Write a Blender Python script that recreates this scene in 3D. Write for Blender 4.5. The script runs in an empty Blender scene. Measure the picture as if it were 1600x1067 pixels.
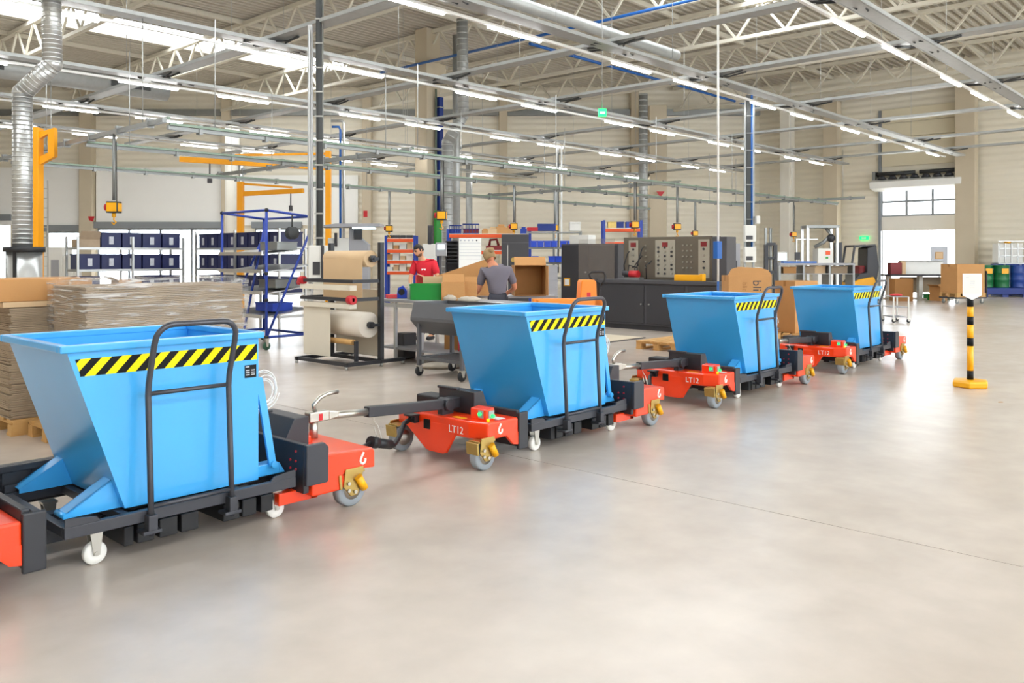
import bpy, bmesh, math, random
from mathutils import Vector, Matrix
random.seed(7)
R = math.radians
SC = bpy.context.scene
COL = SC.collection
# ------------------------------------------------------------------ camera, world, light, exposure
# world: X runs along the train (away, to the right), Y across it (away, to the left), Z up; camera stands at 0,0
CW, CH, FPX, HZ, EYE = 1600, 1067, 1315.0, 400.0, 1.6
YAW = math.atan2(1315, 1210)                  # angle between view axis and +X
FX, FY = 0.736, 0.677                         # view axis
cam_d = bpy.data.cameras.new('camera'); cam = bpy.data.objects.new('camera', cam_d); COL.objects.link(cam)
cam_d.sensor_width = 36; cam_d.lens = FPX / CW * 36; cam_d.shift_y = (HZ - CH / 2) / CW
cam_d.clip_end = 400
cam.location = (0, 0, EYE); cam.rotation_euler = (R(90), 0, math.atan2(FY, FX) - R(90))
SC.camera = cam
SC.view_settings.view_transform = 'Standard'; SC.view_settings.look = 'None'
SC.view_settings.gamma = 1; SC.view_settings.use_curve_mapping = False
SC.view_settings.exposure = 0.62
SC.cycles.use_denoising = True
SC.cycles.max_bounces = 8; SC.cycles.diffuse_bounces = 5; SC.cycles.glossy_bounces = 3
SC.cycles.transparent_max_bounces = 8; SC.cycles.sample_clamp_indirect = 6
SC.cycles.caustics_reflective = False; SC.cycles.caustics_refractive = False
W = bpy.data.worlds.new('sky'); SC.world = W; W.use_nodes = True
bg = W.node_tree.nodes['Background']; bg.inputs[0].default_value = (0.86, 0.93, 1.0, 1); bg.inputs[1].default_value = 7.0
SKYLIGHT_E, TUBE_E = 5.0, 22.0

# ------------------------------------------------------------------ helpers
def lin(c):
    if isinstance(c, str):
        c = [int(c[i:i + 2], 16) / 255 for i in (0, 2, 4)]
    return tuple(((v / 12.92) if v <= .04045 else ((v + .055) / 1.055) ** 2.4) for v in c)
M = {}
def mat(name, col, rough=.5, metal=0, var=.06, scale=6, bump=0, bscale=40, emit=0, alpha=1, spec=.5, coat=0):
    m = bpy.data.materials.new(name); m.use_nodes = True; nt = m.node_tree; b = nt.nodes['Principled BSDF']
    c = lin(col); L = nt.links
    tc = nt.nodes.new('ShaderNodeTexCoord')
    if var:
        n = nt.nodes.new('ShaderNodeTexNoise'); n.inputs['Scale'].default_value = scale; n.inputs['Detail'].default_value = 4
        L.new(tc.outputs['Object'], n.inputs['Vector'])
        r = nt.nodes.new('ShaderNodeMapRange'); r.inputs['To Min'].default_value = 1 - var; r.inputs['To Max'].default_value = 1 + var
        L.new(n.outputs['Fac'], r.inputs['Value'])
        v = nt.nodes.new('ShaderNodeVectorMath'); v.operation = 'SCALE'; v.inputs[0].default_value = c
        L.new(r.outputs['Result'], v.inputs['Scale']); L.new(v.outputs[0], b.inputs['Base Color'])
    else:
        b.inputs['Base Color'].default_value = (*c, 1)
    b.inputs['Roughness'].default_value = rough; b.inputs['Metallic'].default_value = metal
    b.inputs['Specular IOR Level'].default_value = spec
    if coat: b.inputs['Coat Weight'].default_value = coat; b.inputs['Coat Roughness'].default_value = .15
    if bump:
        n2 = nt.nodes.new('ShaderNodeTexNoise'); n2.inputs['Scale'].default_value = bscale
        L.new(tc.outputs['Object'], n2.inputs['Vector'])
        bp = nt.nodes.new('ShaderNodeBump'); bp.inputs['Strength'].default_value = bump; bp.inputs['Distance'].default_value = .02
        L.new(n2.outputs['Fac'], bp.inputs['Height']); L.new(bp.outputs[0], b.inputs['Normal'])
    if emit:
        b.inputs['Emission Color'].default_value = (*c, 1); b.inputs['Emission Strength'].default_value = emit
    if alpha < 1: b.inputs['Alpha'].default_value = alpha
    M[name] = m; return m

class MB:
    """collects shapes, builds one mesh object"""
    def __init__(s): s.v = []; s.f = []; s.sm = []
    def add(s, vs, fs, smooth=False):
        o = len(s.v); s.v += [tuple(p) for p in vs]
        for f in fs: s.f.append([i + o for i in f]); s.sm.append(smooth)
        return s
    def box(s, x0, x1, y0, y1, z0, z1):
        return s.add([(x, y, z) for z in (z0, z1) for y in (y0, y1) for x in (x0, x1)],
                     [(0, 2, 3, 1), (4, 5, 7, 6), (0, 1, 5, 4), (2, 6, 7, 3), (0, 4, 6, 2), (1, 3, 7, 5)])
    def bar(s, p, q, w, h=None, up=(0, 0, 1)):
        h = h or w; p = Vector(p); q = Vector(q); d = (q - p).normalized(); u = Vector(up)
        if abs(d.dot(u)) > .98: u = Vector((1, 0, 0))
        a = d.cross(u).normalized() * w / 2; b = a.cross(d).normalized() * h / 2
        vs = [c + i * a + j * b for c in (p, q) for (i, j) in ((-1, -1), (1, -1), (1, 1), (-1, 1))]
        return s.add(vs, [(0, 1, 2, 3), (7, 6, 5, 4), (0, 4, 5, 1), (1, 5, 6, 2), (2, 6, 7, 3), (3, 7, 4, 0)])
    def tube(s, p, q, r, n=10, r2=None):
        r2 = r if r2 is None else r2; p = Vector(p); q = Vector(q); d = (q - p).normalized()
        u = Vector((0, 0, 1)) if abs(d.z) < .9 else Vector((1, 0, 0))
        a = d.cross(u).normalized(); b = d.cross(a)
        vs = []
        for c, rr in ((p, r), (q, r2)):
            for i in range(n):
                t = 2 * math.pi * i / n; vs.append(c + rr * (math.cos(t) * a + math.sin(t) * b))
        s.add(vs, [(i, (i + 1) % n, n + (i + 1) % n, n + i) for i in range(n)], True)
        o = len(s.v) - 2 * n
        s.f.append([o + i for i in range(n)][::-1]); s.f.append([o + n + i for i in range(n)]); s.sm += [False, False]
        return s
    def path(s, pts, r, n=8, closed=False):
        pts = [Vector(p) for p in pts]; m = len(pts); rings = []; prev = None
        for i, p in enumerate(pts):
            if closed: d = (pts[(i + 1) % m] - pts[i - 1]).normalized()
            else: d = (pts[min(i + 1, m - 1)] - pts[max(i - 1, 0)]).normalized()
            if prev is None:
                u = Vector((0, 0, 1)) if abs(d.z) < .9 else Vector((1, 0, 0)); a = d.cross(u).normalized()
            else: a = (prev - d * prev.dot(d)).normalized()
            prev = a; b = d.cross(a)
            rings.append([p + r * (math.cos(2 * math.pi * k / n) * a + math.sin(2 * math.pi * k / n) * b) for k in range(n)])
        fs = []
        for i in range(m if closed else m - 1):
            j = (i + 1) % m
            fs += [(i * n + k, i * n + (k + 1) % n, j * n + (k + 1) % n, j * n + k) for k in range(n)]
        s.add([v for rg in rings for v in rg], fs, True)
        if not closed:
            o = len(s.v) - m * n
            s.f += [[o + k for k in range(n)][::-1], [o + (m - 1) * n + k for k in range(n)]]; s.sm += [False, False]
        return s
    def prism(s, poly, ax, a, b):
        def P(u, v, w): return (w, u, v) if ax == 'x' else ((u, w, v) if ax == 'y' else (u, v, w))
        n = len(poly)
        s.add([P(u, v, a) for u, v in poly] + [P(u, v, b) for u, v in poly],
              [tuple(range(n))[::-1], tuple(range(n, 2 * n))] + [(i, (i + 1) % n, n + (i + 1) % n, n + i) for i in range(n)])
        return s
    def lathe(s, prof, c=(0, 0, 0), n=16, ax='z', smooth=True):
        c = Vector(c); vs = []
        for r, h in prof:
            for i in range(n):
                t = 2 * math.pi * i / n; x, y = r * math.cos(t), r * math.sin(t)
                vs.append(c + (Vector((x, y, h)) if ax == 'z' else Vector((x, h, y)) if ax == 'y' else Vector((h, x, y))))
        m = len(prof); o = len(s.v)
        s.add(vs, [(j * n + i, j * n + (i + 1) % n, (j + 1) * n + (i + 1) % n, (j + 1) * n + i) for j in range(m - 1) for i in range(n)], smooth)
        s.f += [[o + i for i in range(n)][::-1], [o + (m - 1) * n + i for i in range(n)]]; s.sm += [False, False]
        return s
    def ball(s, c, rx, ry=None, rz=None, n=12, m=8):
        ry = ry or rx; rz = rz or rx; c = Vector(c); vs = []
        for j in range(1, m):
            p = math.pi * j / m
            for i in range(n):
                t = 2 * math.pi * i / n
                vs.append(c + Vector((rx * math.sin(p) * math.cos(t), ry * math.sin(p) * math.sin(t), rz * math.cos(p))))
        k = len(vs); vs += [c + Vector((0, 0, rz)), c - Vector((0, 0, rz))]
        fs = [(j * n + i, (j + 1) * n + i, (j + 1) * n + (i + 1) % n, j * n + (i + 1) % n) for j in range(m - 2) for i in range(n)]
        fs += [(k, i, (i + 1) % n) for i in range(n)] + [(k + 1, (m - 2) * n + (i + 1) % n, (m - 2) * n + i) for i in range(n)]
        return s.add(vs, fs, True)
    def mesh(s, name):
        me = bpy.data.meshes.new(name); bm = bmesh.new()
        vs = [bm.verts.new(p) for p in s.v]
        for f, sm in zip(s.f, s.sm):
            try: fc = bm.faces.new([vs[i] for i in f]); fc.smooth = sm
            except ValueError: pass
        bmesh.ops.recalc_face_normals(bm, faces=bm.faces)
        bm.to_mesh(me); bm.free(); return me
    def build(s, name, m, parent=None, bevel=0, loc=None, rz=0, **kw):
        me = s.mesh(name); o = bpy.data.objects.new(name, me); COL.objects.link(o)
        if m: me.materials.append(M[m] if isinstance(m, str) else m)
        if parent: o.parent = parent
        if loc is not None: o.location = loc
        if rz: o.rotation_euler.z = rz
        if bevel:
            bv = o.modifiers.new('bevel', 'BEVEL'); bv.width = bevel; bv.segments = 2; bv.limit_method = 'ANGLE'; bv.angle_limit = R(40)
            bv.harden_normals = False
        for k, v in kw.items(): o[k] = v
        return o

def tag(o, label, cat, group=None):
    o['label'] = label; o['category'] = cat
    if group: o['group'] = group
    return o
def thing(name, label, cat, loc=(0, 0, 0), rz=0, group=None):
    o = bpy.data.objects.new(name, None); COL.objects.link(o); o.location = loc; o.rotation_euler.z = rz
    o.empty_display_size = .2
    return tag(o, label, cat, group)
def inst(me_obj, name, parent, loc=(0, 0, 0), rot=(0, 0, 0), scale=(1, 1, 1)):
    o = bpy.data.objects.new(name, me_obj.data); COL.objects.link(o); o.parent = parent
    o.location = loc; o.rotation_euler = rot; o.scale = scale
    for md in me_obj.modifiers:
        if md.type == 'BEVEL':
            b = o.modifiers.new('bevel', 'BEVEL'); b.width = md.width; b.segments = md.segments; b.limit_method = 'ANGLE'; b.angle_limit = md.angle_limit
    return o
def dup(root, loc, rz=None, label=None, group=None):
    def cp(o, par):
        c = o.copy(); COL.objects.link(c); c.parent = par
        for ch in list(o.children): cp(ch, c)
        return c
    r = cp(root, None); r.location = loc
    if rz is not None: r.rotation_euler.z = rz
    if label: r['label'] = label
    if group: r['group'] = group
    return r
def struct(o): o['kind'] = 'structure'; return o
def text(body, size, m, parent, loc, rot, name='lettering', ext=.001, align='CENTER'):
    cu = bpy.data.curves.new(name, 'FONT'); cu.body = body; cu.size = size; cu.extrude = ext; cu.align_x = align; cu.align_y = 'CENTER'
    tmp = bpy.data.objects.new(name, cu); COL.objects.link(tmp); bpy.context.view_layer.update()
    me = bpy.data.meshes.new_from_object(tmp.evaluated_get(bpy.context.evaluated_depsgraph_get())); me.materials.clear(); me.materials.append(M[m])
    bpy.data.objects.remove(tmp); o = bpy.data.objects.new(name, me); COL.objects.link(o); o.parent = parent
    o.location = loc; o.rotation_euler = rot; return o
FRZ = math.atan2(-FX, FY)                      # rotation of a thing that faces the viewing direction squarely
def gp(px, d, z=0):
    r = (px - CW / 2) / FPX * d
    return (FY * r + FX * d, -FX * r + FY * d, z)
def zz(py, d): return EYE - (py - HZ) * d / FPX
def onY(px, Y, z=0):
    q = (px - 800) / FPX; d = Y / (FY - FX * q); return gp(px, d, z)
def onX(px, X, z=0):
    q = (px - 800) / FPX; d = X / (FX + FY * q); return gp(px, d, z)
class Fr:
    """frontal local frame of a thing at pixel column p0 and depth d"""
    def __init__(s, p0, d): s.p, s.d = p0, d
    def loc(s, z=0): return gp(s.p, s.d, z)
    def x(s, px, dd=0): return (px - s.p) / FPX * s.d
    def z(s, py): return zz(py, s.d)

# ------------------------------------------------------------------ materials
mat('bin_blue', '3fa6e8', .32, 0, .05, 3, coat=.4)
mat('bin_inside', '2a93d8', .45, 0, .08, 4)
mat('orange', 'f8400f', .3, 0, .04, 4, coat=.3)
mat('black_metal', '2b2c31', .45, 0, .1, 8)
mat('cart_grey', '3b3c42', .42, .2, .1, 8)
mat('handle_grey', '4a4b52', .35, .4, .06, 8)
mat('tyre_grey', '8f969c', .7, 0, .08, 10)
mat('caster_white', 'e6e4de', .5, 0, .06, 20)
mat('zinc', 'bcb8ae', .3, .85, .1, 12)
mat('zinc_gold', 'b59a5a', .35, .8, .2, 12)
mat('yellow', 'f4ae10', .4, 0, .05, 5)
mat('crane_yellow', 'f0a000', .45, 0, .05, 3)
mat('black_rubber', '17171a', .55, 0, .1, 10)
mat('plate_black', '141414', .5, 0, .3, 60, spec=.2)
mat('white_paint', 'eeeeea', .5, 0, .03, 6)
mat('green_lamp', '20e060', .3, 0, 0, emit=1.5)
mat('amber_lamp', 'ffb000', .3, 0, 0, emit=.8)
mat('steel', 'b9bab8', .32, .7, .1, 6)
mat('steel_dull', '8e908e', .45, .6, .12, 5)
mat('alu', 'c9cbcc', .35, .6, .05, 6)
mat('galv', 'a9aba9', .45, .4, .15, 9)
mat('truss_cream', 'dad4c4', .6, 0, .04, 2)
mat('deck_cream', 'c4beb0', .6, 0, .05, .5)
mat('column_beige', 'cabda5', .75, 0, .06, 1.5)
mat('column_white', 'e6e2d6', .6, 0, .04, 1.5)
mat('cable_dark', '3a3c3c', .6, 0, .2, 12)
mat('rail_green', '7f8f80', .5, .4, .2, 4)
mat('pipe_blue', '1c5fae', .4, 0, .05, 4)
mat('deep_blue', '12307e', .5, 0, .05, 4)
mat('rack_blue', '1c3c9c', .4, 0, .06, 5)
mat('green_paint', '2e9a3c', .45, 0, .08, 4)
mat('green_plastic', '0c8a30', .4, 0, .06, 5)
mat('crate_navy', '141c4c', .45, 0, .12, 4)
mat('crate_inside', '0c1236', .6, 0, .1, 4)
mat('bin_cobalt', '1f49c8', .4, 0, .08, 5)
mat('label_grey', 'b9bcc4', .6, 0, .3, 60)
mat('carton', 'c08e58', .8, 0, .08, 5, bump=.1)
mat('carton_dark', 'a0713f', .8, 0, .08, 5)
mat('carton_grey', 'a08d76', .85, 0, .12, 12)
mat('kraft', 'd3b48c', .7, 0, .04, 4)
mat('paper_white', 'e9e0d2', .75, 0, .03, 4)
mat('paper_cream', 'd8d0bf', .75, 0, .03, 4)
mat('wood', 'c69a5e', .75, 0, .18, 7)
mat('cab_grey', '4b4a4e', .5, 0, .05, 2)
mat('cab_dark', '3a393d', .5, 0, .05, 2)
mat('panel_brown', '6d6558', .45, .3, .06, 3)
mat('panel_light', 'a9a394', .5, .2, .06, 3)
mat('machine_white', 'dcdbd5', .5, 0, .04, 2)
mat('machine_grey', '9a9a9e', .5, 0, .05, 2)
mat('hopper_grey', '5e5f63', .45, .2, .06, 3)
mat('red', 'c3202a', .5, 0, .08, 5)
mat('red_dark', '7e1f22', .5, 0, .1, 5)
mat('orange_rack', 'e2551c', .5, 0, .06, 5)
mat('truck_orange', 'f58a1c', .45, 0, .05, 4)
mat('drum_green', '0f6b3a', .4, 0, .08, 4)
mat('drum_blue', '143c8c', .4, 0, .08, 4)
mat('screen', 'd8ecf6', .3, 0, 0, emit=.9)
mat('exit_green', '10d060', .4, 0, 0, emit=2.0)
mat('skin', 'd9a07c', .6, 0, .05, 10)
mat('skin_ruddy', 'd08a68', .6, 0, .05, 10)
mat('shirt_red', 'cc1a2c', .8, 0, .08, 8)
mat('shirt_grey', '6d6872', .85, 0, .08, 8)
mat('trousers', '3a3a44', .85, 0, .1, 8)
mat('hair_dark', '1c1714', .7, 0, .2, 30)
mat('hair_blond', '9a7f58', .7, 0, .3, 30)
mat('stubble', '7a5c48', .8, 0, .2, 40)
mat('eye_dark', '20150f', .3, 0, 0)
mat('lip', 'a85a50', .6, 0, 0)
mat('shoe', '202024', .6, 0, .1, 8)
mat('tube_light', 'ffffff', .4, 0, 0, emit=TUBE_E)
mat('skylight', 'f4faff', .4, 0, 0, emit=SKYLIGHT_E)
mat('wall_cream_plain', 'e2d8bd', .65, 0, .03, 1)
mat('door_panel', 'e8e4da', .5, 0, .02, 2)
mat('door_frame', '8f9498', .45, .3, .04, 2)
mat('acrylic', '9a8f84', .05, 0, 0, alpha=.18)
mat('wheel_green', '1d4a34', .5, 0, .1, 10)
mat('yard', 'd8d4cc', .9, 0, .1, .4)
mat('pattern_red', 'd8484a', .7, 0, .35, 60)
mat('cloth', 'b5ab9c', .9, 0, .2, 14)
def glass(name, col, a):
    m = bpy.data.materials.new(name); m.use_nodes = True; nt = m.node_tree; nt.nodes.clear()
    out = nt.nodes.new('ShaderNodeOutputMaterial'); mx = nt.nodes.new('ShaderNodeMixShader'); mx.inputs[0].default_value = a
    t = nt.nodes.new('ShaderNodeBsdfTransparent'); g = nt.nodes.new('ShaderNodeBsdfGlossy'); g.inputs['Color'].default_value = (*lin(col), 1); g.inputs['Roughness'].default_value = .12
    n = nt.nodes.new('ShaderNodeTexNoise'); n.inputs['Scale'].default_value = 5
    r = nt.nodes.new('ShaderNodeMapRange'); r.inputs['To Min'].default_value = a * .6; r.inputs['To Max'].default_value = a * 1.4
    nt.links.new(n.outputs['Fac'], r.inputs['Value']); nt.links.new(r.outputs[0], mx.inputs[0])
    nt.links.new(t.outputs[0], mx.inputs[1]); nt.links.new(g.outputs[0], mx.inputs[2]); nt.links.new(mx.outputs[0], out.inputs[0])
    M[name] = m
glass('window_glass', 'ffffff', .1)
def film():
    m = bpy.data.materials.new('stretch_film'); m.use_nodes = True; nt = m.node_tree; nt.nodes.clear(); L = nt.links
    out = nt.nodes.new('ShaderNodeOutputMaterial'); mx = nt.nodes.new('ShaderNodeMixShader')
    t = nt.nodes.new('ShaderNodeBsdfTransparent'); p = nt.nodes.new('ShaderNodeBsdfPrincipled')
    p.inputs['Base Color'].default_value = (.85, .84, .82, 1); p.inputs['Roughness'].default_value = .12
    tc = nt.nodes.new('ShaderNodeTexCoord'); mp = nt.nodes.new('ShaderNodeMapping'); mp.inputs['Rotation'].default_value = (0, .35, 0); mp.inputs['Scale'].default_value = (2, 2, 22)
    n = nt.nodes.new('ShaderNodeTexNoise'); n.inputs['Scale'].default_value = 1.6; n.inputs['Detail'].default_value = 6; n.inputs['Distortion'].default_value = .8
    L.new(tc.outputs['Object'], mp.inputs[0]); L.new(mp.outputs[0], n.inputs['Vector'])
    r = nt.nodes.new('ShaderNodeMapRange'); r.inputs['From Min'].default_value = .5; r.inputs['From Max'].default_value = .68; r.inputs['To Min'].default_value = .08; r.inputs['To Max'].default_value = .6
    L.new(n.outputs['Fac'], r.inputs['Value']); L.new(r.outputs[0], mx.inputs[0])
    b = nt.nodes.new('ShaderNodeBump'); b.inputs['Strength'].default_value = .8; b.inputs['Distance'].default_value = .03
    L.new(n.outputs['Fac'], b.inputs['Height']); L.new(b.outputs[0], p.inputs['Normal'])
    L.new(t.outputs[0], mx.inputs[1]); L.new(p.outputs[0], mx.inputs[2]); L.new(mx.outputs[0], out.inputs[0]); M['stretch_film'] = m
film()
def hazard():
    m = bpy.data.materials.new('hazard_tape'); m.use_nodes = True; nt = m.node_tree; L = nt.links; b = nt.nodes['Principled BSDF']
    tc = nt.nodes.new('ShaderNodeTexCoord'); sp = nt.nodes.new('ShaderNodeSeparateXYZ'); L.new(tc.outputs['Object'], sp.inputs[0])
    def mt(op, a, c):
        n = nt.nodes.new('ShaderNodeMath'); n.operation = op
        for i, v in enumerate((a, c)):
            if isinstance(v, (int, float)): n.inputs[i].default_value = v
            else: L.new(v, n.inputs[i])
        return n.outputs[0]
    u = mt('SUBTRACT', sp.outputs['X'], mt('MULTIPLY', sp.outputs['Z'], .95))
    f = mt('GREATER_THAN', mt('FRACT', mt('MULTIPLY', u, 9.6), 0), .5)
    mx = nt.nodes.new('ShaderNodeMix'); mx.data_type = 'RGBA'; mx.inputs[6].default_value = (.005, .005, .005, 1); mx.inputs[7].default_value = (*lin('eee012'), 1)
    L.new(f, mx.inputs[0]); L.new(mx.outputs[2], b.inputs['Base Color']); b.inputs['Roughness'].default_value = .45; b.inputs['Specular IOR Level'].default_value = .15; M['hazard_tape'] = m
hazard()
def cladding(name, col, pitch, axis='Z', depth=.35):
    m = mat(name, col, .55, 0, .03, .6); nt = m.node_tree; L = nt.links; b = nt.nodes['Principled BSDF']
    tc = nt.nodes.new('ShaderNodeTexCoord'); w = nt.nodes.new('ShaderNodeTexWave'); w.bands_direction = axis; w.inputs['Scale'].default_value = 1 / pitch * .314159 / 1.0
    L.new(tc.outputs['Object'], w.inputs['Vector'])
    bp = nt.nodes.new('ShaderNodeBump'); bp.inputs['Strength'].default_value = depth; bp.inputs['Distance'].default_value = .05
    L.new(w.outputs['Fac'], bp.inputs['Height']); L.new(bp.outputs[0], b.inputs['Normal'])
cladding('clad_cream', 'ece5d3', .3, depth=.6)
cladding('clad_white', 'f6f5f1', .6, depth=.1)
def concrete():
    m = mat('floor_concrete', 'bdb2a2', .3, 0, 0); nt = m.node_tree; L = nt.links; b = nt.nodes['Principled BSDF']
    tc = nt.nodes.new('ShaderNodeTexCoord')
    n1 = nt.nodes.new('ShaderNodeTexNoise'); n1.inputs['Scale'].default_value = .35; n1.inputs['Detail'].default_value = 8; n1.inputs['Roughness'].default_value = .6
    n2 = nt.nodes.new('ShaderNodeTexNoise'); n2.inputs['Scale'].default_value = 3.5; n2.inputs['Detail'].default_value = 6
    n3 = nt.nodes.new('ShaderNodeTexNoise'); n3.inputs['Scale'].default_value = 1.1; n3.inputs['Detail'].default_value = 2
    for n in (n1, n2, n3): L.new(tc.outputs['Object'], n.inputs['Vector'])
    cr = nt.nodes.new('ShaderNodeValToRGB'); cr.color_ramp.elements[0].position = .3; cr.color_ramp.elements[1].position = .72
    cr.color_ramp.elements[0].color = (*lin('b7aa9e'), 1); cr.color_ramp.elements[1].color = (*lin('cdc3b8'), 1)
    L.new(n1.outputs['Fac'], cr.inputs[0])
    r2 = nt.nodes.new('ShaderNodeMapRange'); r2.inputs['From Min'].default_value = .3; r2.inputs['From Max'].default_value = .7; r2.inputs['To Min'].default_value = .94; r2.inputs['To Max'].default_value = 1.05
    L.new(n2.outputs['Fac'], r2.inputs['Value'])
    sp = nt.nodes.new('ShaderNodeMapRange'); sp.inputs['From Min'].default_value = .55; sp.inputs['From Max'].default_value = .8; sp.inputs['To Min'].default_value = 1; sp.inputs['To Max'].default_value = .97
    L.new(n3.outputs['Fac'], sp.inputs['Value'])
    mu = nt.nodes.new('ShaderNodeMath'); mu.operation = 'MULTIPLY'; L.new(r2.outputs[0], mu.inputs[0]); L.new(sp.outputs[0], mu.inputs[1])
    v = nt.nodes.new('ShaderNodeVectorMath'); v.operation = 'SCALE'; L.new(cr.outputs[0], v.inputs[0]); L.new(mu.outputs[0], v.inputs['Scale'])
    L.new(v.outputs[0], b.inputs['Base Color'])
    b.inputs['Roughness'].default_value = .27
concrete()
# ------------------------------------------------------------------ the setting
ROOF, CHORD, DOORX = 10.2, 8.9, 40.2
fl = struct(MB().box(-12.3, 40.5, -14.3, 60, -.3, -.02).build('floor', 'cable_dark'))
for (x0, x1) in ((-12, 4.966), (4.974, 23.99), (24.0, 40.6)):
    MB().box(x0, x1, -14, 59.8, -.02, 0).build('slab', 'floor_concrete', fl)
MB().box(40.6, 95, -45, 90, -.2, -.01).build('yard_ground', 'yard')['kind'] = 'structure'
# back wall stands square to the view at depth 43
BW = 43.0
def bw(r, z=0, dd=0): return (FX * (BW + dd) + FY * r, FY * (BW + dd) - FX * r, z)
wb = bpy.data.objects.new('wall_back', None); COL.objects.link(wb); wb['kind'] = 'structure'
wb.location = bw(0); wb.rotation_euler.z = FRZ
def pxr(px): return (px - 800) / FPX * BW
# glazed gates in the back wall on the left: px ranges and head height
GATES = [(-25, 17, 344), (72, 131, 361), (152, 348, 356), (398, 470, 356)]
xs = -36.0; wallm = MB()
for a, b_, py in GATES:
    wallm.box(xs, pxr(a), 0, .25, 0, ROOF + .3); zt = zz(py, BW); wallm.box(pxr(a), pxr(b_), 0, .25, zt, ROOF + .3); xs = pxr(b_)
wallm.box(xs, 12.8, 0, .25, 0, ROOF + .3)
wallm.build('cladding', 'clad_cream', wb)
for i, (a, b_, py) in enumerate(GATES):
    zt = zz(py, BW); x0, x1 = pxr(a), pxr(b_)
    g = bpy.data.objects.new('window_%d' % (i + 1), None); COL.objects.link(g); g['kind'] = 'structure'
    g.location = bw(0); g.rotation_euler.z = FRZ
    n = max(1, round((x1 - x0) / 1.7)); w = (x1 - x0) / n
    for k in range(n): MB().box(x0 + k * w + .05, x0 + (k + 1) * w - .05, .1, .12, .1, zt - .1).build('pane', 'window_glass', g)
    fm = MB().box(x0, x1, .03, .2, zt - .1, zt).box(x0, x1, .03, .2, 0, .1)
    for k in range(n + 1): fm.box(x0 + k * w - .05, x0 + k * w + .05, .03, .2, .1, zt - .1)
    fm.build('window_frame', 'door_frame', g)
    MB().box(x0 - .1, x1 + .1, -.25, 0, zt - .02, zt + .3).build('lintel', 'door_frame', g)
# white gate leaves raised above the glazing; last also paints window light on wall
for a, b_, top in ((-30, 128, 262), (152, 350, 262), (364, 560, 274)):
    p = MB()
    struct(p.box(pxr(a), pxr(b_), -.12, -.02, zz(352, BW), zz(top, BW)).build('trim_1', 'clad_white', None, loc=bw(0), rz=FRZ))
for px0, px1 in ((130, 150), (350, 363), (568, 582), (780, 793), (984, 996)):
    tag(MB().box(pxr(px0), pxr(px1), -.45, 0, 0, CHORD + 1.2).build('wall_column', 'column_beige', None, .02, loc=bw(0), rz=FRZ), 'x', 'column')
struct(MB().box(-36, 12.6, -.3, -.02, 8.75, 9.05).build('trim_2', 'steel_dull', None, loc=bw(0), rz=FRZ))
cols_lab = ['beige wall column rising behind the yellow hoist and dark blue crates', 'beige wall column behind the yellow jib cranes',
            'beige wall column beside the small red sign', 'beige wall column above the shelf of blue bins',
            'beige wall column behind the tall silver duct near the wall']
for o, l in zip([o for o in bpy.data.objects if o.name.startswith('wall_column')], cols_lab): o['label'] = l; o['group'] = 'columns along the back wall'
# door wall
def dY(px): return onX(px, DOORX)[1]
dy0, dy1 = dY(1500), dY(1378); dd_ = 37.6
DZ = 5.1
wd = MB()
c0 = bw(12.75); ytop = c0[1] + .3
ex0, ex1 = dY(1369), dY(1355)                 # personnel door
wd.box(DOORX, DOORX + .25, -14, dy0, 0, ROOF + .3).box(DOORX, DOORX + .25, dy1, ytop, 0, ROOF + .3).box(DOORX, DOORX + .25, dy0, dy1, DZ, ROOF + .3)
struct(wd.build('wall_right', 'clad_cream'))
dr = bpy.data.objects.new('door_1', None); COL.objects.link(dr); dr['kind'] = 'structure'; dr.location = (DOORX, 0, 0)
fm = MB().box(-.12, .1, dy0 - .12, dy0, 0, DZ + 3.2).box(-.12, .1, dy1, dy1 + .12, 0, DZ + 3.2).box(-.06, .1, dy0, dy1, DZ, DZ + .12)
fm.build('door_frame', 'door_frame', dr)
dsec = zz(361, 38.9), zz(341, 38.9), zz(317, 38.9), zz(293, 38.9)
z0, z1, z2 = zz(361, 39), zz(339, 39), zz(317, 39); z3 = zz(296, 39); z4 = DZ
MB().box(-.05, .0, dy0, dy1, z0, z1).build('door_section', 'door_panel', dr, .01)
for (a, b_) in ((z1, z2), (z2, z3), (z3, z4)):
    w = (dy1 - dy0) / 3
    sec = MB().box(-.05, 0, dy0, dy1, a, a + .07).box(-.05, 0, dy0, dy1, b_ - .03, b_)
    for k in range(4): y = dy0 + k * w; sec.box(-.05, 0, max(dy0, y - .05), min(dy1, y + .05), a + .07, b_ - .03)
    so = sec.build('door_section', 'door_frame', dr)
    for k in range(3): MB().box(-.03, -.02, dy0 + k * w + .05, dy0 + (k + 1) * w - .05, a + .07, b_ - .03).build('pane', 'window_glass', so)
for k in range(4):
    MB().box(-.1, -.05, dy0 + .02, dy1 - .02, DZ + .6 + k * .66, DZ + .6 + k * .66 + .64).build('raised_section', 'wall_cream_plain', dr, .012)
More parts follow.
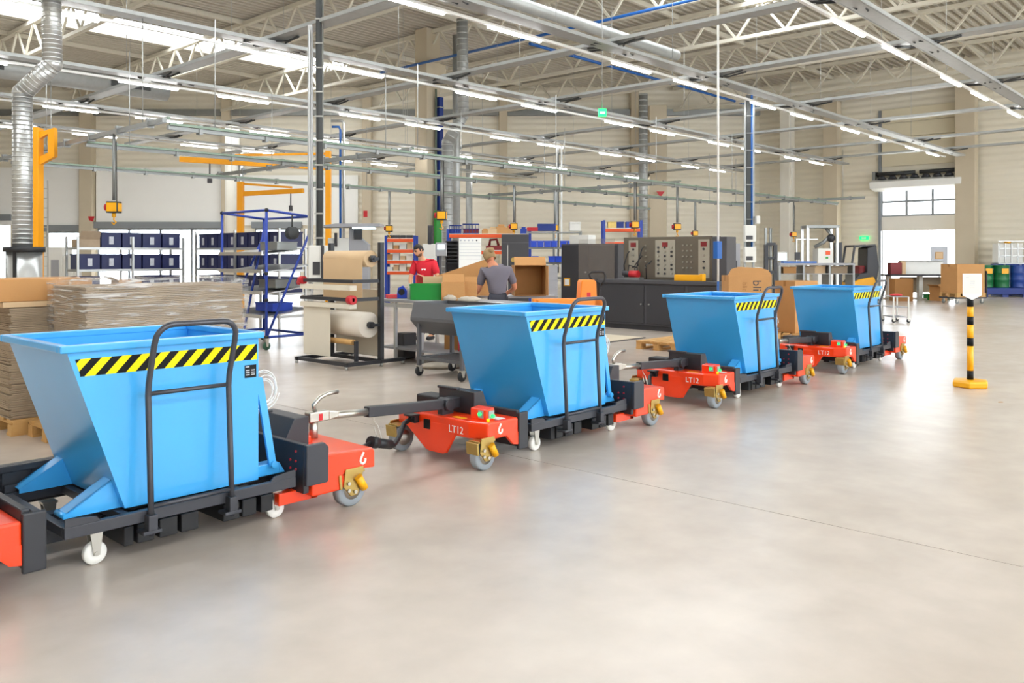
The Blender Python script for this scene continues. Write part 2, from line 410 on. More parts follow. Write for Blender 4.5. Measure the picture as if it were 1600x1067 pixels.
# air curtain over the door
ac = thing('air_curtain', 'long white air curtain box mounted above the open sectional door', 'air curtain', (DOORX, 0, 0))
za, zb = zz(299, 38.5), zz(285, 38.5)
MB().prism([(-.1, za), (-.75, za + .12), (-.8, zb), (-.1, zb + .25)], 'y', dy0 - .25, dy1 + .3).build('housing', 'white_paint', ac, .03)
for k in range(7):
    y = dy0 + .1 + k * (dy1 - dy0) / 7
    MB().tube((-.5, y + .2, zb + .12), (-.5, y + .2, zb + .3), .2, 12, .1).build('intake_fan', 'black_metal', ac)
MB().tube((-.35, dy0 - .1, zz(272, 38.5)), (-.35, (dy0 + dy1) / 2 - .1, zz(272, 38.5)), .09).tube((-.35, (dy0 + dy1) / 2 + .1, zz(272, 38.5)), (-.35, dy1 + .1, zz(272, 38.5)), .09).build('spring_shaft', 'cable_dark', ac)
for y in (dy0 - .2, dy1 + .2): MB().box(-.5, -.02, y - .06, y + .06, zb - .1, zz(268, 38.5)).build('bracket', 'steel_dull', ac)
# remaining shell
struct(MB().box(-12.3, -12, -14, 56, 0, ROOF + .3).build('wall_left', 'clad_cream'))
struct(MB().box(-12, 40.4, -14.3, -14, 0, 2.6).box(-12, 40.4, -14.3, -14, 7.4, ROOF + .3).box(-12, -9, -14.3, -14, 2.6, 7.4).box(37, 40.4, -14.3, -14, 2.6, 7.4).build('wall_front', 'clad_cream'))
wn = bpy.data.objects.new('window_9', None); COL.objects.link(wn); wn['kind'] = 'structure'; wn.location = (0, -14.15, 0)
for k in range(23):
    MB().box(-8.95 + 2 * k, -7.05 + 2 * k, -.01, .01, 2.65, 7.35).build('pane', 'window_glass', wn)
    MB().box(-7.05 + 2 * k, -6.95 + 2 * k, -.06, .06, 2.6, 7.4).build('mullion', 'door_frame', wn)
cl = bw(-36)
struct(MB().box(-12, cl[0] + .3, cl[1] - .1, cl[1] + .2, 0, ROOF + .3).build('wall_rear', 'clad_cream'))
# corrugated roof with one visible skylight strip and two unseen ones added for light
SKY = [(-9.5, -6.5, -8, 37), (10.8, 13.4, -8, 27), (31.2, 33.6, -8, 23)]
rf = bpy.data.objects.new('ceiling', None); COL.objects.link(rf); rf['kind'] = 'structure'
dk = MB(); y = -14.3; prof = []
while y < 57:
    prof += [(y, ROOF), (y + .10, ROOF), (y + .14, ROOF + .14), (y + .26, ROOF + .14)]; y += .3
def strip(pr, x0, x1):
    n = len(pr)
    dk.add([(x0, a, b) for a, b in pr] + [(x1, a, b) for a, b in pr], [(i, i + 1, n + i + 1, n + i) for i in range(n - 1)])
def openings(a):
    return [s for s in SKY if s[0] <= a <= s[1]]
run = []; last = None
for p in prof + [None]:
    key = None if p is None else tuple(openings(p[0]))
    if key != last and run:
        if p is not None: run.append(p)
        if last:
            s = last[0]; strip(run, -12.3, s[2]); strip(run, s[3], 41)
        else: strip(run, -12.3, 41)
        run = []
    last = key
    if p is not None: run.append(p)
dk.build('roof_deck', 'deck_cream', rf)
for (a, b_, x0, x1) in SKY:
    n = int((x1 - x0) / 2.5); w = (x1 - x0) / n
    for k in range(n): MB().box(x0 + k * w + .03, x0 + (k + 1) * w - .03, a - .1, b_ + .1, ROOF + .32, ROOF + .36).build('skylight_pane', 'skylight', rf)
    kb = MB().box(x0, x1, a - .2, a - .14, ROOF, ROOF + .4).box(x0, x1, b_ + .44, b_ + .5, ROOF, ROOF + .4)
    kb.build('skylight_kerb', 'white_paint', rf)
# trusses across the hall
br1 = MB().bar((0, 0, 0), (0, .85, 1.05), .07, .07).mesh('brace')
br1.materials.append(M['truss_cream'])
TR = [36.9, 31.2, 26.2, 21.4, 16.0, 10.7, 5.3]
tl = ['next to the sectional door wall', 'second from the sectional door wall', 'third from the sectional door wall', 'bearing on the thick beige column with the blue strip',
      'second nearer than the beige column', 'above the left skylight end', 'over the blue bins nearest']
tlab = ['cream lattice roof truss closest to the sectional door wall', 'cream lattice roof truss second from the sectional door wall',
        'cream lattice roof truss above the far end of the train', 'cream lattice roof truss carried by the thick beige column',
        'cream lattice roof truss crossing the skylight strip', 'cream lattice roof truss at the upper left before the skylight', 'cream lattice roof truss nearest the front of the hall']
for i, X in enumerate(TR):
    t = thing('roof_truss', tlab[i], 'roof truss', (X, 0, CHORD), 0, 'roof trusses')
    y1 = min(55, (BW - FX * X) / FY - .6)
    MB().box(-.08, .08, -14, y1, 0, .12).build('bottom_chord', 'truss_cream', t)
    MB().box(-.09, .09, -14, y1, 1.1, 1.24).build('top_chord', 'truss_cream', t)
    y = -2.0 if X > 20 else 8
    while y + 1.75 < y1:
        for sgn in (0, 1):
            o = bpy.data.objects.new('brace', br1); COL.objects.link(o); o.parent = t
            o.location = (0, y if not sgn else y + 1.75, .08)
            if sgn: o.rotation_euler.z = math.pi
        y += 1.75
# purlins between trusses
for i, Y in enumerate((4, 9.5, 16, 22, 28, 36)):
    tag(MB().box(-8, min(40, (BW - FY * Y) / FX - .6), Y - .05, Y + .05, ROOF - .16, ROOF - .0).build('roof_purlin', 'truss_cream'),
        ['cream purlin under the roof deck over the striped post', 'cream purlin under the roof deck over the train tail', 'cream purlin under the roof deck over the test bench',
         'cream purlin under the roof deck beside the thick column', 'cream purlin under the roof deck just before the skylight', 'cream purlin under the roof deck behind the skylight'][i], 'purlin', 'roof purlins')
# free-standing columns
ca = thing('concrete_column', 'thick beige concrete column with a dark blue strip behind the man in red', 'column', (21.4, 24.05, 0))
MB().box(-.34, .34, -.34, .34, 0, ROOF).build('shaft', 'column_beige', ca, .03)
MB().box(-.5, .5, -.5, .5, CHORD - .5, CHORD - .02).build('corbel', 'column_beige', ca, .03)
MB().box(.1, .3, -.56, -.36, 0, 7.6).build('blue_strip', 'deep_blue', ca)
MB().tube((.02, -.45, 0), (.02, -.45, 7.9), .04).build('green_pipe', 'rail_green', ca)
for k in range(9): MB().box(.08, .32, -.58, -.34, .8 + k * .8, .84 + k * .8).build('strap', 'steel', ca)
MB().box(-.1, .35, -.62, -.46, 2.0, 3.3).build('green_cover', 'green_paint', ca, .02)
f = Fr(1027, 41.5)
cb = tag(MB().box(-.42, .42, -.3, .3, 0, CHORD + .1).build('concrete_column', 'column_beige', None, .03, loc=f.loc(), rz=FRZ), 'beige column lit by a lamp between the test bench and the back corner', 'column')
tag(MB().box(-.3, .3, -.25, .25, 0, CHORD).build('concrete_column', 'column_white', None, .03, loc=onX(1230, 39.2), rz=0), 'pale column in the hall corner behind the grey machine', 'column')
tag(MB().box(-.25, .25, -.35, .35, 0, CHORD).build('concrete_column', 'column_beige', None, .03, loc=onX(1300, 39.6), rz=0), 'beige column between the corner column and the sectional door', 'column')
tag(MB().box(-.25, .25, -.4, .4, 0, CHORD).build('concrete_column', 'column_beige', None, .03, loc=onX(1510, 39.7), rz=0), 'beige column beside the open sectional door and the drums', 'column')
# blue sprinkler pipe round the corner
tag(MB().path([(39.7, -6, 9.3 - .3), (39.7, 18, 9.0), (39.2, 19.4, 9.0), (30, 19.4, 9.0), (22, 19.4, 9.0)], .06, 8).build('sprinkler_pipe', 'pipe_blue'), 'blue sprinkler pipe turning the corner under the roof', 'pipe')
tag(MB().path([(20.7, 8, 8.75), (20.7, 26, 8.75)], .05, 8).build('sprinkler_pipe', 'pipe_blue'), 'blue pipe along the truss on the thick column', 'pipe')
# ------------------------------------------------------------------ light tracks and cable trays under the roof (z 5.5)
LZ = 5.5
LY = [5.48, 9.93, 14.45, 19.05, 23.7, 28.3]
TX = [-3.96, -1.6, 1.9, 4.26, 7.83, 10.2, 13.76, 16.1, 19.7, 22.05, 25.6, 28.0, 31.5, 33.85]
tube_me = MB().box(0, 1.35, -.026, .026, -.04, 0); tub = tube_me.mesh('tube'); tub.materials.append(M['tube_light'])
wire_me = MB().tube((0, 0, 0), (0, 0, CHORD - LZ - .05), .006, 5).mesh('suspension_wire'); wire_me.materials.append(M['steel'])
words = ['directly over the train', 'second row back from the train', 'third row back from the train', 'fourth row back, over the packing table side',
         'fifth row back, over the navy crates', 'rearmost row, close to the back wall']
def tray(name, p, q, w, label, group, parent=None):
    """cable tray with side rails, bed and rungs between p and q"""
    p = Vector(p); q = Vector(q); L = (q - p).length; a = math.atan2(q.y - p.y, q.x - p.x)
    t = thing(name, label, 'cable tray', p, a, group)
    for s in (-1, 1): MB().box(0, L, s * w / 2 - .012, s * w / 2 + .012, 0, .065).build('side_rail', 'galv', t)
    bed = MB().box(0, L, -w / 2 + .02, w / 2 - .02, .0, .015)
    bed.build('bed', 'galv', t)
    cb_ = MB()
    rnd = random.Random(sum(map(ord, label)))
    for k in range(2):
        yy = (rnd.random() - .5) * w * .5
        cb_.tube((0, yy, .05), (L, yy * .6, .05), .03, 6)
    cb_.build('cable_bundle', 'cable_dark', t)
    return t
for i, Y in enumerate(LY):
    ymax = min(35.8, (BW - FY * Y) / FX - 1)
    t = thing('light_track', 'white tube light track ' + words[i], 'light track', (0, Y, LZ), 0, 'tube light tracks')
    MB().box(-6, min(36.2, ymax + .3), -.03, .03, 0, .05).build('rail', 'white_paint', t)
    for x in TX:
        if x + 1.35 < ymax:
            o = bpy.data.objects.new('light_tube', tub); COL.objects.link(o); o.parent = t; o.location = (x, 0, 0)
    for x in range(4, int(ymax), 4): o = bpy.data.objects.new('suspension_wire', wire_me); COL.objects.link(o); o.parent = t; o.location = (x, 0, .05)
    tray('cable_tray', (-6, Y - .52, LZ + .02), (min(36.5, ymax + .5), Y - .52, LZ + .02), .3, 'long galvanised cable tray beside the light track ' + words[i], 'long cable trays')
CX = [8.6, 13.1, 16.9, 21.75, 26.0, 31.0, 34.6]
cw = ['nearest the front, above the first blue bin', 'over the man in red', 'over the paper roll rack side', 'over the middle of the train', 'over the test bench', 'over the last blue bin', 'at the end of the light tracks']
for i, X in enumerate(CX):
    ymax = min(31, (BW - FX * X) / FY - 1)
    t = tray('cross_tray', (X, 1.5 if X > 12 else 4.9, LZ + .14), (X, ymax, LZ + .14), .3, 'galvanised cross tray ' + cw[i], 'cross cable trays')
    for Y in LY:
        if Y < ymax:
            jb = MB(); yo = Y - .52 - (1.5 if X > 12 else 4.9); rq = random.Random(int(X * 10 + Y))
            for k in range(4):
                a_ = (rq.random() - .5) * .25; sg = 1 if k % 2 else -1; s2 = 1 if k > 1 else -1
                jb.path([(yo + sg * (.5 + rq.random() * .25), a_, -.02), (yo + sg * .3, a_ * .9, -.04 - .03 * rq.random()), (yo + sg * .12, s2 * .12, -.06), (yo + sg * .05, s2 * (.4 + rq.random() * .3), -.125)], .02, 5)
            jo = jb.build('cable_junction', 'cable_dark', t); jo['kind'] = 'stuff'
# ------------------------------------------------------------------ hoist rails (z 3.6)
RZ = 3.6
clamp_me = MB().box(0, .06, -.06, .06, -.03, .12).mesh('clamp'); clamp_me.materials.append(M['steel_dull'])
rod_me = MB().tube((0, 0, .09), (0, 0, LZ - RZ), .008, 5).mesh('hanger_rod'); rod_me.materials.append(M['steel'])
def rail(p, q, label, m='rail_green'):
    p = Vector(p); q = Vector(q); L = (q - p).length; a = math.atan2(q.y - p.y, q.x - p.x)
    t = thing('hoist_rail', label, 'hoist rail', p, a, 'overhead hoist rails')
    MB().box(0, L, -.04, .04, 0, .075).build('profile', 'steel_dull', t)
    MB().box(0, L, -.09, -.05, .06, .1).build('cable_channel', m, t)
    x = .5
    while x < L: o = bpy.data.objects.new('clamp', clamp_me); COL.objects.link(o); o.parent = t; o.location.x = x; x += 1.2
    x = .8
    while x < L: o = bpy.data.objects.new('hanger_rod', rod_me); COL.objects.link(o); o.parent = t; o.location.x = x; x += 4.4
rail((6.1, 13.0, RZ), (33, 13.0, RZ), 'long hoist rail carrying the hoist over the packing table')
rail((6.1, 16.3, RZ + .02), (32, 16.3, RZ + .02), 'middle hoist rail running parallel behind the first')
rail((6.1, 20.4, RZ), (31, 20.4, RZ), 'rear hoist rail nearest the back wall')
rail((6.1, 13.1, RZ + .12), (6.1, 21.5, RZ + .12), 'cross rail carrying the hoist over the navy crates')
rail((11.2, 13.1, RZ + .12), (11.2, 21, RZ + .12), 'cross rail behind the silver cable post')
rail((21.5, 13.1, RZ + .12), (21.5, 21, RZ + .12), 'cross rail over the shelf of cobalt bins')
rail((31.8, 11.5, RZ + .12), (31.8, 17, RZ + .12), 'end cross rail by the forklift')
# ------------------------------------------------------------------ the train (unit frame: x along the train, y=0 at Y 4.9)
YC, X0, PITCH = 4.9, 4.49, 3.48
def wheel(t, x, y, yaw=0):
    w = bpy.data.objects.new('wheel', None); COL.objects.link(w); w.parent = t; w.location = (x, y, .11); w.rotation_euler.z = yaw
    MB().lathe([(.06, -.036), (.1, -.036), (.11, -.026), (.11, .026), (.1, .036), (.06, .036)], n=24, ax='y').build('tyre', 'tyre_grey', w)
    MB().lathe([(.02, -.045), (.064, -.04), (.064, .04), (.02, .045)], n=16, ax='y').build('hub', 'zinc', w)
    s = -1 if y < 0 else 1
    MB().prism([(-.07, .14), (.07, .14), (.05, .02), (.02, -.035), (-.03, -.035), (-.085, .03)], 'y', s * .05, s * .062).box(-.09, .09, -.05, .06, .1, .118).prism([(-.1, .11), (-.09, .02), (-.11, .02), (-.12, .11)], 'y', -.06, .06).build('fork', 'zinc_gold', w, .004)
    MB().tube((.015, s * .075, .085), (.065, s * .075, .0), .026, 12).build('damper', 'yellow', w)
    b = MB()
    for (bx, bz) in ((-.05, .05), (-.05, .005), (0, -.01)): b.tube((bx, s * .062, bz), (bx, s * .075, bz), .012, 8)
    b.build('bolts', 'zinc', w)
    return w
def hook_logo(t, x, y, z, s):
    pts = [(.006, .042), (-.004, .026), (-.014, .01), (-.018, -.006), (-.013, -.019), (0, -.025), (.013, -.019), (.018, -.007), (.017, .004)]
    MB().path([(x + s * p[0] * 1.1, y, z + p[1] * 1.1) for p in pts], .008, 6).build('hook_emblem', 'white_paint', t)
def make_trailer(label):
    t = thing('tugger_trailer', label, 'trailer', (0, 0, 0), 0, 'orange tugger trailers')
    # front hood
    hd = [(-.04, -.36), (.01, -.52), (.345, -.52), (.345, .52), (.01, .52), (-.04, .36)]
    MB().prism(hd, 'z', .222, .352).build('front_hood', 'orange', t, .014)
    MB().prism([(-.23, .3), (-.21, .225), (-.11, .075), (-.07, .062), (.09, .062), (.13, .075), (.35, .225), (.37, .3)], 'x', -.041, -.012).build('front_apron', 'orange', t, .008)
    for s in (-1, 1): MB().prism([(.2, .24), (.345, .24), (.345, .14), (.29, .15), (.24, .2)], 'y', s * .52, s * .49).build('side_flap', 'orange', t, .004)
    cbx = MB().prism([(.06, .35), (.06, .435), (.15, .445), (.15, .35)], 'y', -.45, -.28).build('control_box', 'orange', t, .008)
    MB().box(.08, .14, -.458, -.45, .365, .425).build('switch_plate', 'machine_grey', cbx)
    MB().tube((.115, -.458, .385), (.115, -.478, .385), .014, 12).build('green_button', 'green_lamp', cbx)
    MB().box(.052, .06, -.42, -.37, .37, .425).build('switch_plate', 'machine_grey', cbx)
    MB().tube((.052, -.395, .40), (.036, -.395, .40), .014, 12).build('green_button', 'green_lamp', cbx)
    MB().tube((.06, -.47, .352), (.06, -.47, .372), .012, 10).build('indicator', 'amber_lamp', t)
    MB().box(.0, .05, -.26, -.14, .352, .3535).build('warning_label', 'yellow', t)
    MB().box(.16, .24, -.48, -.34, .352, .3535).build('notice_label', 'white_paint', t)
    MB().box(-.048, -.041, .07, .14, .235, .31).build('type_plate', 'plate_black', t)
    text('LT12', .078, 'white_paint', t, (-.0425, -.225, .27), (R(90), 0, R(-90)), 'model_lettering')
    hook_logo(t, .14, -.5215, .285, 1); hook_logo(t, .14, .5215, .285, 1)
    so = MB().box(-.09, -.04, .2, .28, .27, .335).box(-.13, -.04, .19, .29, .325, .34).build('socket', 'black_rubber', t, .006)
    # black frame
    MB().prism([(.17, .35), (.17, .53), (.27, .53), (.34, .36)], 'y', -.21, .2).prism([(.16, .525), (.16, .545), (.2, .545), (.2, .525)], 'y', -.02, .21).build('front_post', 'black_metal', t, .006)
    MB().box(.15, .32, .2, .46, .36, .45).build('side_box', 'black_rubber', t, .015)
    MB().box(.345, .385, -.5, .52, .12, .40).box(.345, .45, -.53, -.5, .1, .385).box(.345, .45, .5, .53, .1, .385).build('front_plate', 'black_metal', t, .008)
    MB().box(.36, 1.92, .5, .55, .16, .40).box(.45, 1.85, .47, .5, .36, .40).build('side_beam', 'black_metal', t, .006)
    for k in range(8): MB().box(.55 + k * .16, .6 + k * .16, .485, .5, .18, .36).build('rib', 'black_metal', t)
    for k, (x, w) in enumerate(((.86, .05), (.93, .09), (1.05, .1), (1.17, .1), (1.42, .1), (1.54, .09), (1.66, .08))):
        MB().box(x, x + w, -.42, .3, .075, .175).build('lift_block', 'black_rubber', t, .006)
    MB().box(.4, 1.92, -.12, -.04, .09, .18).box(.4, 1.92, .1, .18, .09, .18).build('lift_rails', 'black_metal', t)
    rp = MB().box(1.90, 1.94, -.5, .52, .15, .45).build('rear_plate', 'black_metal', t, .006)
    MB().prism([(1.9, .2), (2.05, .2), (2.06, .21), (2.06, .42), (2.03, .45), (1.9, .45)], 'y', -.535, -.5).build('rear_wing', 'cart_grey', t, .006)
    MB().prism([(1.9, .2), (2.05, .2), (2.06, .21), (2.06, .42), (2.03, .45), (1.9, .45)], 'y', .5, .535).build('rear_wing', 'cart_grey', t, .006)
    for (yy, z) in ((-.42, .4), (-.42, .34), (-.42, .29), (-.36, .34), (-.36, .29)):
        MB().tube((1.9, yy, z), (1.893, yy, z), .008, 8).build('bolt', 'red', rp)
    MB().prism([(1.95, .40), (2.03, .555), (2.14, .555), (2.14, .37), (1.95, .37)], 'y', -.2, .22).prism([(2.02, .55), (2.02, .57), (2.06, .57), (2.06, .55)], 'y', .1, .23).build('rear_post', 'black_metal', t, .006)
    MB().prism([(1.95, .37), (2.1, .37), (2.41, .352), (2.43, .335), (2.43, .222), (2.28, .235), (2.17, .125), (1.95, .125)], 'y', -.52, .52).build('rear_hood', 'orange', t, .012)
    MB().box(2.13, 2.2, -.14, .14, .36, .41).build('rear_block', 'orange', t, .008)
    MB().box(1.78, 2.06, -.42, -.36, .085, .16).box(1.78, 2.06, .36, .42, .085, .16).box(2.0, 2.06, -.42, .42, .085, .16).build('lower_frame', 'orange', t, .006)
    MB().tube((2.31, 0, .34), (2.31, 0, .475), .03, 12).build('coupling_pin', 'zinc', t)
    hook_logo(t, 2.33, -.5215, .29, 1)
    for (x, y) in ((0, -.47), (0, .47), (2.26, -.47), (2.26, .47)): wheel(t, x, y)
    # drawbar reaching to the unit ahead
    dp = MB().bar((.18, 0, .435), (.02, 0, .43), .1, .085).tube((.06, -.06, .43), (.06, .06, .43), .05, 12).box(0, .12, -.03, .03, .34, .4).build('drawbar_pivot', 'black_metal', t, .006)
    MB().bar((.05, 0, .43), (-.72, 0, .472), .065, .075).build('drawbar', 'black_metal', t, .006)
    MB().tube((-.68, 0, .47), (-1.12, 0, .492), .027, 12).build('drawbar_tube', 'zinc', t)
    cp = MB().box(-1.22, -1.06, -.035, .035, .465, .535).prism([(-1.06, .465), (-1.06, .53), (-.98, .515), (-.98, .475)], 'y', -.03, .03).build('coupling_head', 'zinc', t, .008)
    MB().path([(-1.16, 0, .53), (-1.17, 0, .58), (-1.12, 0, .625), (-1.06, 0, .645), (-.97, 0, .65)], .016, 8).build('coupling_lever', 'zinc', cp)
    MB().box(-1.15, -1.12, -.037, -.035, .475, .52).build('warning_label', 'red', cp)
    MB().path([(-.66, -.01, .42), (-.66, -.01, .4), (-.63, -.02, .36), (-.6, -.03, .26), (-.63, -.02, .25), (-.66, -.01, .36)], .004, 5).build('safety_wire', 'zinc', t)
    MB().path([(-.1, .24, .3), (-.18, .22, .28), (-.3, .14, .2), (-.42, .06, .17), (-.56, -.02, .21)], .02, 8).tube((-.5, .0, .2), (-.66, -.04, .245), .036, 12).tube((-.66, -.04, .245), (-.73, -.06, .265), .042, 12).path([(-.73, -.06, .26), (-.85, -.1, .25), (-1.02, -.12, .3)], .012, 6).build('supply_cable', 'black_rubber', t)
    return t
def caster(t, x, y, m='caster_white', r=.06, z=.2):
    c = bpy.data.objects.new('caster', None); COL.objects.link(c); c.parent = t; c.location = (x, y, 0)
    MB().lathe([(r * .5, -.018), (r * .93, -.018), (r, -.01), (r, .01), (r * .93, .018), (r * .5, .018)], (0, 0, r), n=20, ax='y').build('wheel', m, c)
    MB().box(-.04, .04, -.035, .035, z - .012, z).prism([(-.035, z - .01), (.035, z - .01), (.018, r - .01), (-.012, r - .01)], 'y', -.03, -.024).prism([(-.035, z - .01), (.035, z - .01), (.018, r - .01), (-.012, r - .01)], 'y', .024, .03).tube((0, -.036, r), (0, .036, r), .012, 8).build('fork', 'zinc', c)
    return c
def make_cart(label):
    t = thing('platform_cart', label, 'cart', (0, 0, 0), 0, 'grey platform carts')
    for y in (-.46, .42): MB().box(.545, 1.86, y - .02, y + .02, .2, .26).build('side_rail', 'cart_grey', t, .004)
    for x in (.565, .86, 1.5, 1.84): MB().box(x - .02, x + .02, -.44, .4, .205, .255).build('cross_rail', 'cart_grey', t, .004)
    for (x, s) in ((.55, 1), (1.86, -1)):
        for y in (-.475, .43): MB().prism([(x, .26), (x + s * .17, .26), (x + s * .15, .285), (x + s * .03, .3), (x, .3)], 'y', y, y + .012).build('corner_stop', 'cart_grey', t)
    for (x, y) in ((.74, -.34), (.74, .32), (1.8, -.34), (1.8, .32)): caster(t, x, y)
    # handle
    def hy(z): return -.505 + (.04 * (z - .2) / .7 if z < .9 else .04 - .105 * (z - .9) / .33)
    a, b_ = .965, 1.425; L = [(a, hy(z), z) for z in (.13, .5, .86, .93, 1.05, 1.13)]
    top = []
    for k in range(1, 6):
        an = R(180 - 18 * k); top.append((a + .09 + .09 * math.cos(an), hy(1.15 + .09 * math.sin(an)), 1.15 + .09 * math.sin(an)))
    rt = [(a + b_ - p[0], p[1], p[2]) for p in (L + top)][::-1]
    h = MB().path(L + top + rt, .016, 10).build('handle', 'handle_grey', t)
    MB().tube((a, hy(.87), .87), (b_, hy(.87), .87), .012, 8).build('crossbar', 'handle_grey', h); MB().tube((a, hy(.28), .28), (b_, hy(.28), .28), .012, 8).build('crossbar', 'handle_grey', h)
    for x in (a, b_): MB().box(x - .05, x + .05, -.525, -.44, .14, .16).box(x - .025, x + .025, -.53, -.475, .16, .24).build('handle_socket', 'cart_grey', h, .004)
    return t
def make_bin(label):
    t = thing('tipping_bin', label, 'bin', (0, 0, 0), 0, 'blue tipping bins')
    ya, yb = -.38, .50; T = .008
    pf = [(.585, 1.13), (1.665, 1.13), (1.665, .265), (.88, .265)]
    MB().prism(pf, 'y', ya, ya + T).prism(pf, 'y', yb - T, yb).prism([(.585, 1.13), (.585 + T, 1.13), (.88 + T, .275), (.88, .265)], 'y', ya + T, yb - T).box(1.665 - T, 1.665, ya + T, yb - T, .265, 1.13).box(.88, 1.665, ya + T, yb - T, .265, .275).build('body', 'bin_blue', t)
    r = MB()
    r.box(.55, 1.69, ya - .03, ya + .012, 1.11, 1.15).box(.55, 1.69, yb - .012, yb + .03, 1.11, 1.15).box(.55, .60, ya + .012, yb - .012, 1.11, 1.15).box(1.645, 1.69, ya + .012, yb - .012, 1.11, 1.15)
    r.build('rim', 'bin_blue', t, .008)
    MB().prism([(.655, .995), (.655, .985), (1.655, .985), (1.655, 1.075), (.63, 1.075)], 'y', ya - .0025, ya - .0005).build('hazard_strip', 'hazard_tape', t)
    pl = MB().box(1.575, 1.65, ya - .003, ya - .0005, .88, .955).build('type_plate', 'plate_black', t)
    for (x0, z0) in ((1.582, .895), (1.582, .908), (1.582, .921), (1.617, .895), (1.617, .908), (1.617, .921), (1.58, .942)): MB().box(x0, x0 + .024, ya - .004, ya - .003, z0, z0 + .006).build('print_block', 'label_grey', pl)
    # feet: channels under the body with sloped gussets in front
    for y in (ya + .05, yb - .15):
        MB().prism([(.60, .262), (.60, .285), (.83, .42), (.90, .42), (1.0, .262)], 'y', y, y + .01).prism([(.60, .285), (.83, .42), (.835, .413), (.605, .278)], 'y', y, y + .1).prism([(.60, .262), (.60, .285), (.83, .42), (.90, .42), (1.0, .262)], 'y', y + .09, y + .1).build('foot', 'bin_blue', t)
        MB().box(1.66, 1.84, y, y + .1, .262, .33).prism([(1.84, .262), (1.84, .33), (1.88, .262)], 'y', y, y + .1).build('rear_foot', 'bin_blue', t, .004)
    MB().tube((.6, ya + .03, .275), (.6, ya + .16, .275), .016, 10).build('hinge_pin', 'bin_blue', t)
    MB().bar((1.69, ya + .04, .86), (1.785, ya + .04, .32), .02, .045, up=(1, 0, 0)).box(1.66, 1.7, ya + .02, ya + .06, .84, .87).tube((1.785, ya + .01, .33), (1.785, ya + .07, .33), .022, 10).build('strut', 'bin_blue', t)
    pts = []
    for k in range(5 * 20):
        a = 2 * math.pi * k / 20 + .0; rr = .05 + .014 * math.sin(k * .21) + .0006 * k
        pts.append((1.74 + rr * math.cos(a) + .0005 * k, ya + .04 + .0012 * k, .78 + 1.15 * rr * math.sin(a)))
    MB().path(pts, .0032, 6).build('release_cable', 'white_paint', t)
    return t
ordn = ['first of the train, beside the wrapped cardboard', 'second of the train, before the packing table', 'third of the train, before the grey test bench', 'last of the train, near the striped post']
tr0, ca0, bi0 = make_trailer('orange and black tugger trailer, ' + ordn[0]), make_cart('grey tubular handle cart, ' + ordn[0]), make_bin('blue steel tipping bin, ' + ordn[0])
for i in range(4):
    loc = (X0 + PITCH * (i - 1), YC, 0)
    for o, nm in ((tr0, 'orange and black tugger trailer, '), (ca0, 'grey tubular handle cart, '), (bi0, 'blue steel tipping bin, ')):
        if i == 0: o.location = loc
        else: dup(o, loc, None, nm + ordn[i])
# ------------------------------------------------------------------ things standing on the floor
board_me = {}
def pallet(loc, rz, label, L=1.2, W_=.8, group='wooden pallets'):
    t = thing('wooden_pallet', label, 'pallet', loc, rz, group)
    if not board_me:
        for k, s in (('board', (.5, .0625, .011)), ('block', (.0725, .05, .039))):
            board_me[k] = MB().box(-s[0], s[0], -s[1], s[1], -s[2], s[2]).mesh(k); board_me[k].materials.append(M['wood'])
    def put(k, x, y, z, rot=0, sx=1):
        o = bpy.data.objects.new(k, board_me[k]); COL.objects.link(o); o.parent = t; o.location = (x, y, z); o.rotation_euler.z = rot; o.scale.x = sx
    for k in range(5): put('board', 0, (-.5 + .25 * k) * (W_ - .125), .133, 0, L)
    for k in range(3): put('board', (-.5 + .5 * k) * (L - .15), 0, .111, R(90), W_)
    for i in range(3):
        for j in range(3): put('block', (-.5 + .5 * i) * (L - .15), (-.5 + .5 * j) * (W_ - .11), .061)
    for j in range(3): put('board', 0, (-.5 + .5 * j) * (W_ - .125), .011, 0, L)
    return t
def carton(loc, rz, w, d, h, label, m='carton', flaps='', group=None, tape=True, cat='box'):
    """cardboard box, optionally open with flaps (letters l r f b)"""
    t = thing('cardboard_box', label, cat, loc, rz, group); T = .008
    b = MB()
    if flaps:
        b.box(-w / 2, w / 2, -d / 2, -d / 2 + T, 0, h).box(-w / 2, w / 2, d / 2 - T, d / 2, 0, h).box(-w / 2, -w / 2 + T, -d / 2 + T, d / 2 - T, 0, h).box(w / 2 - T, w / 2, -d / 2 + T, d / 2 - T, 0, h).box(-w / 2 + T, w / 2 - T, -d / 2 + T, d / 2 - T, 0, T)
        b.build('body', m, t)
        fl_ = min(w, d) * .45
        for c in flaps:
            q = MB(); a = R(25)
            if c == 'l': q.bar((-w / 2, 0, h), (-w / 2 - fl_ * math.cos(a), 0, h + fl_ * math.sin(a)), d * .96, T)
            if c == 'r': q.bar((w / 2, 0, h), (w / 2 + fl_ * math.cos(a), 0, h + fl_ * math.sin(a)), d * .96, T)
            if c == 'f': q.bar((0, -d / 2, h), (0, -d / 2 - fl_ * math.sin(a), h + fl_ * math.cos(a)), w * .96, T, up=(0, 1, 0))
            if c == 'b': q.bar((0, d / 2, h), (0, d / 2 + fl_ * math.sin(a), h + fl_ * math.cos(a)), w * .96, T, up=(0, 1, 0))
            q.build('flap', m, t)
    else:
        b.box(-w / 2, w / 2, -d / 2, d / 2, 0, h).build('body', m, t, .006)
        if tape:
            MB().box(-w / 2 - .002, w / 2 + .002, -.03, .03, h - .1, h + .002).build('tape', 'carton_dark', t)
    return t
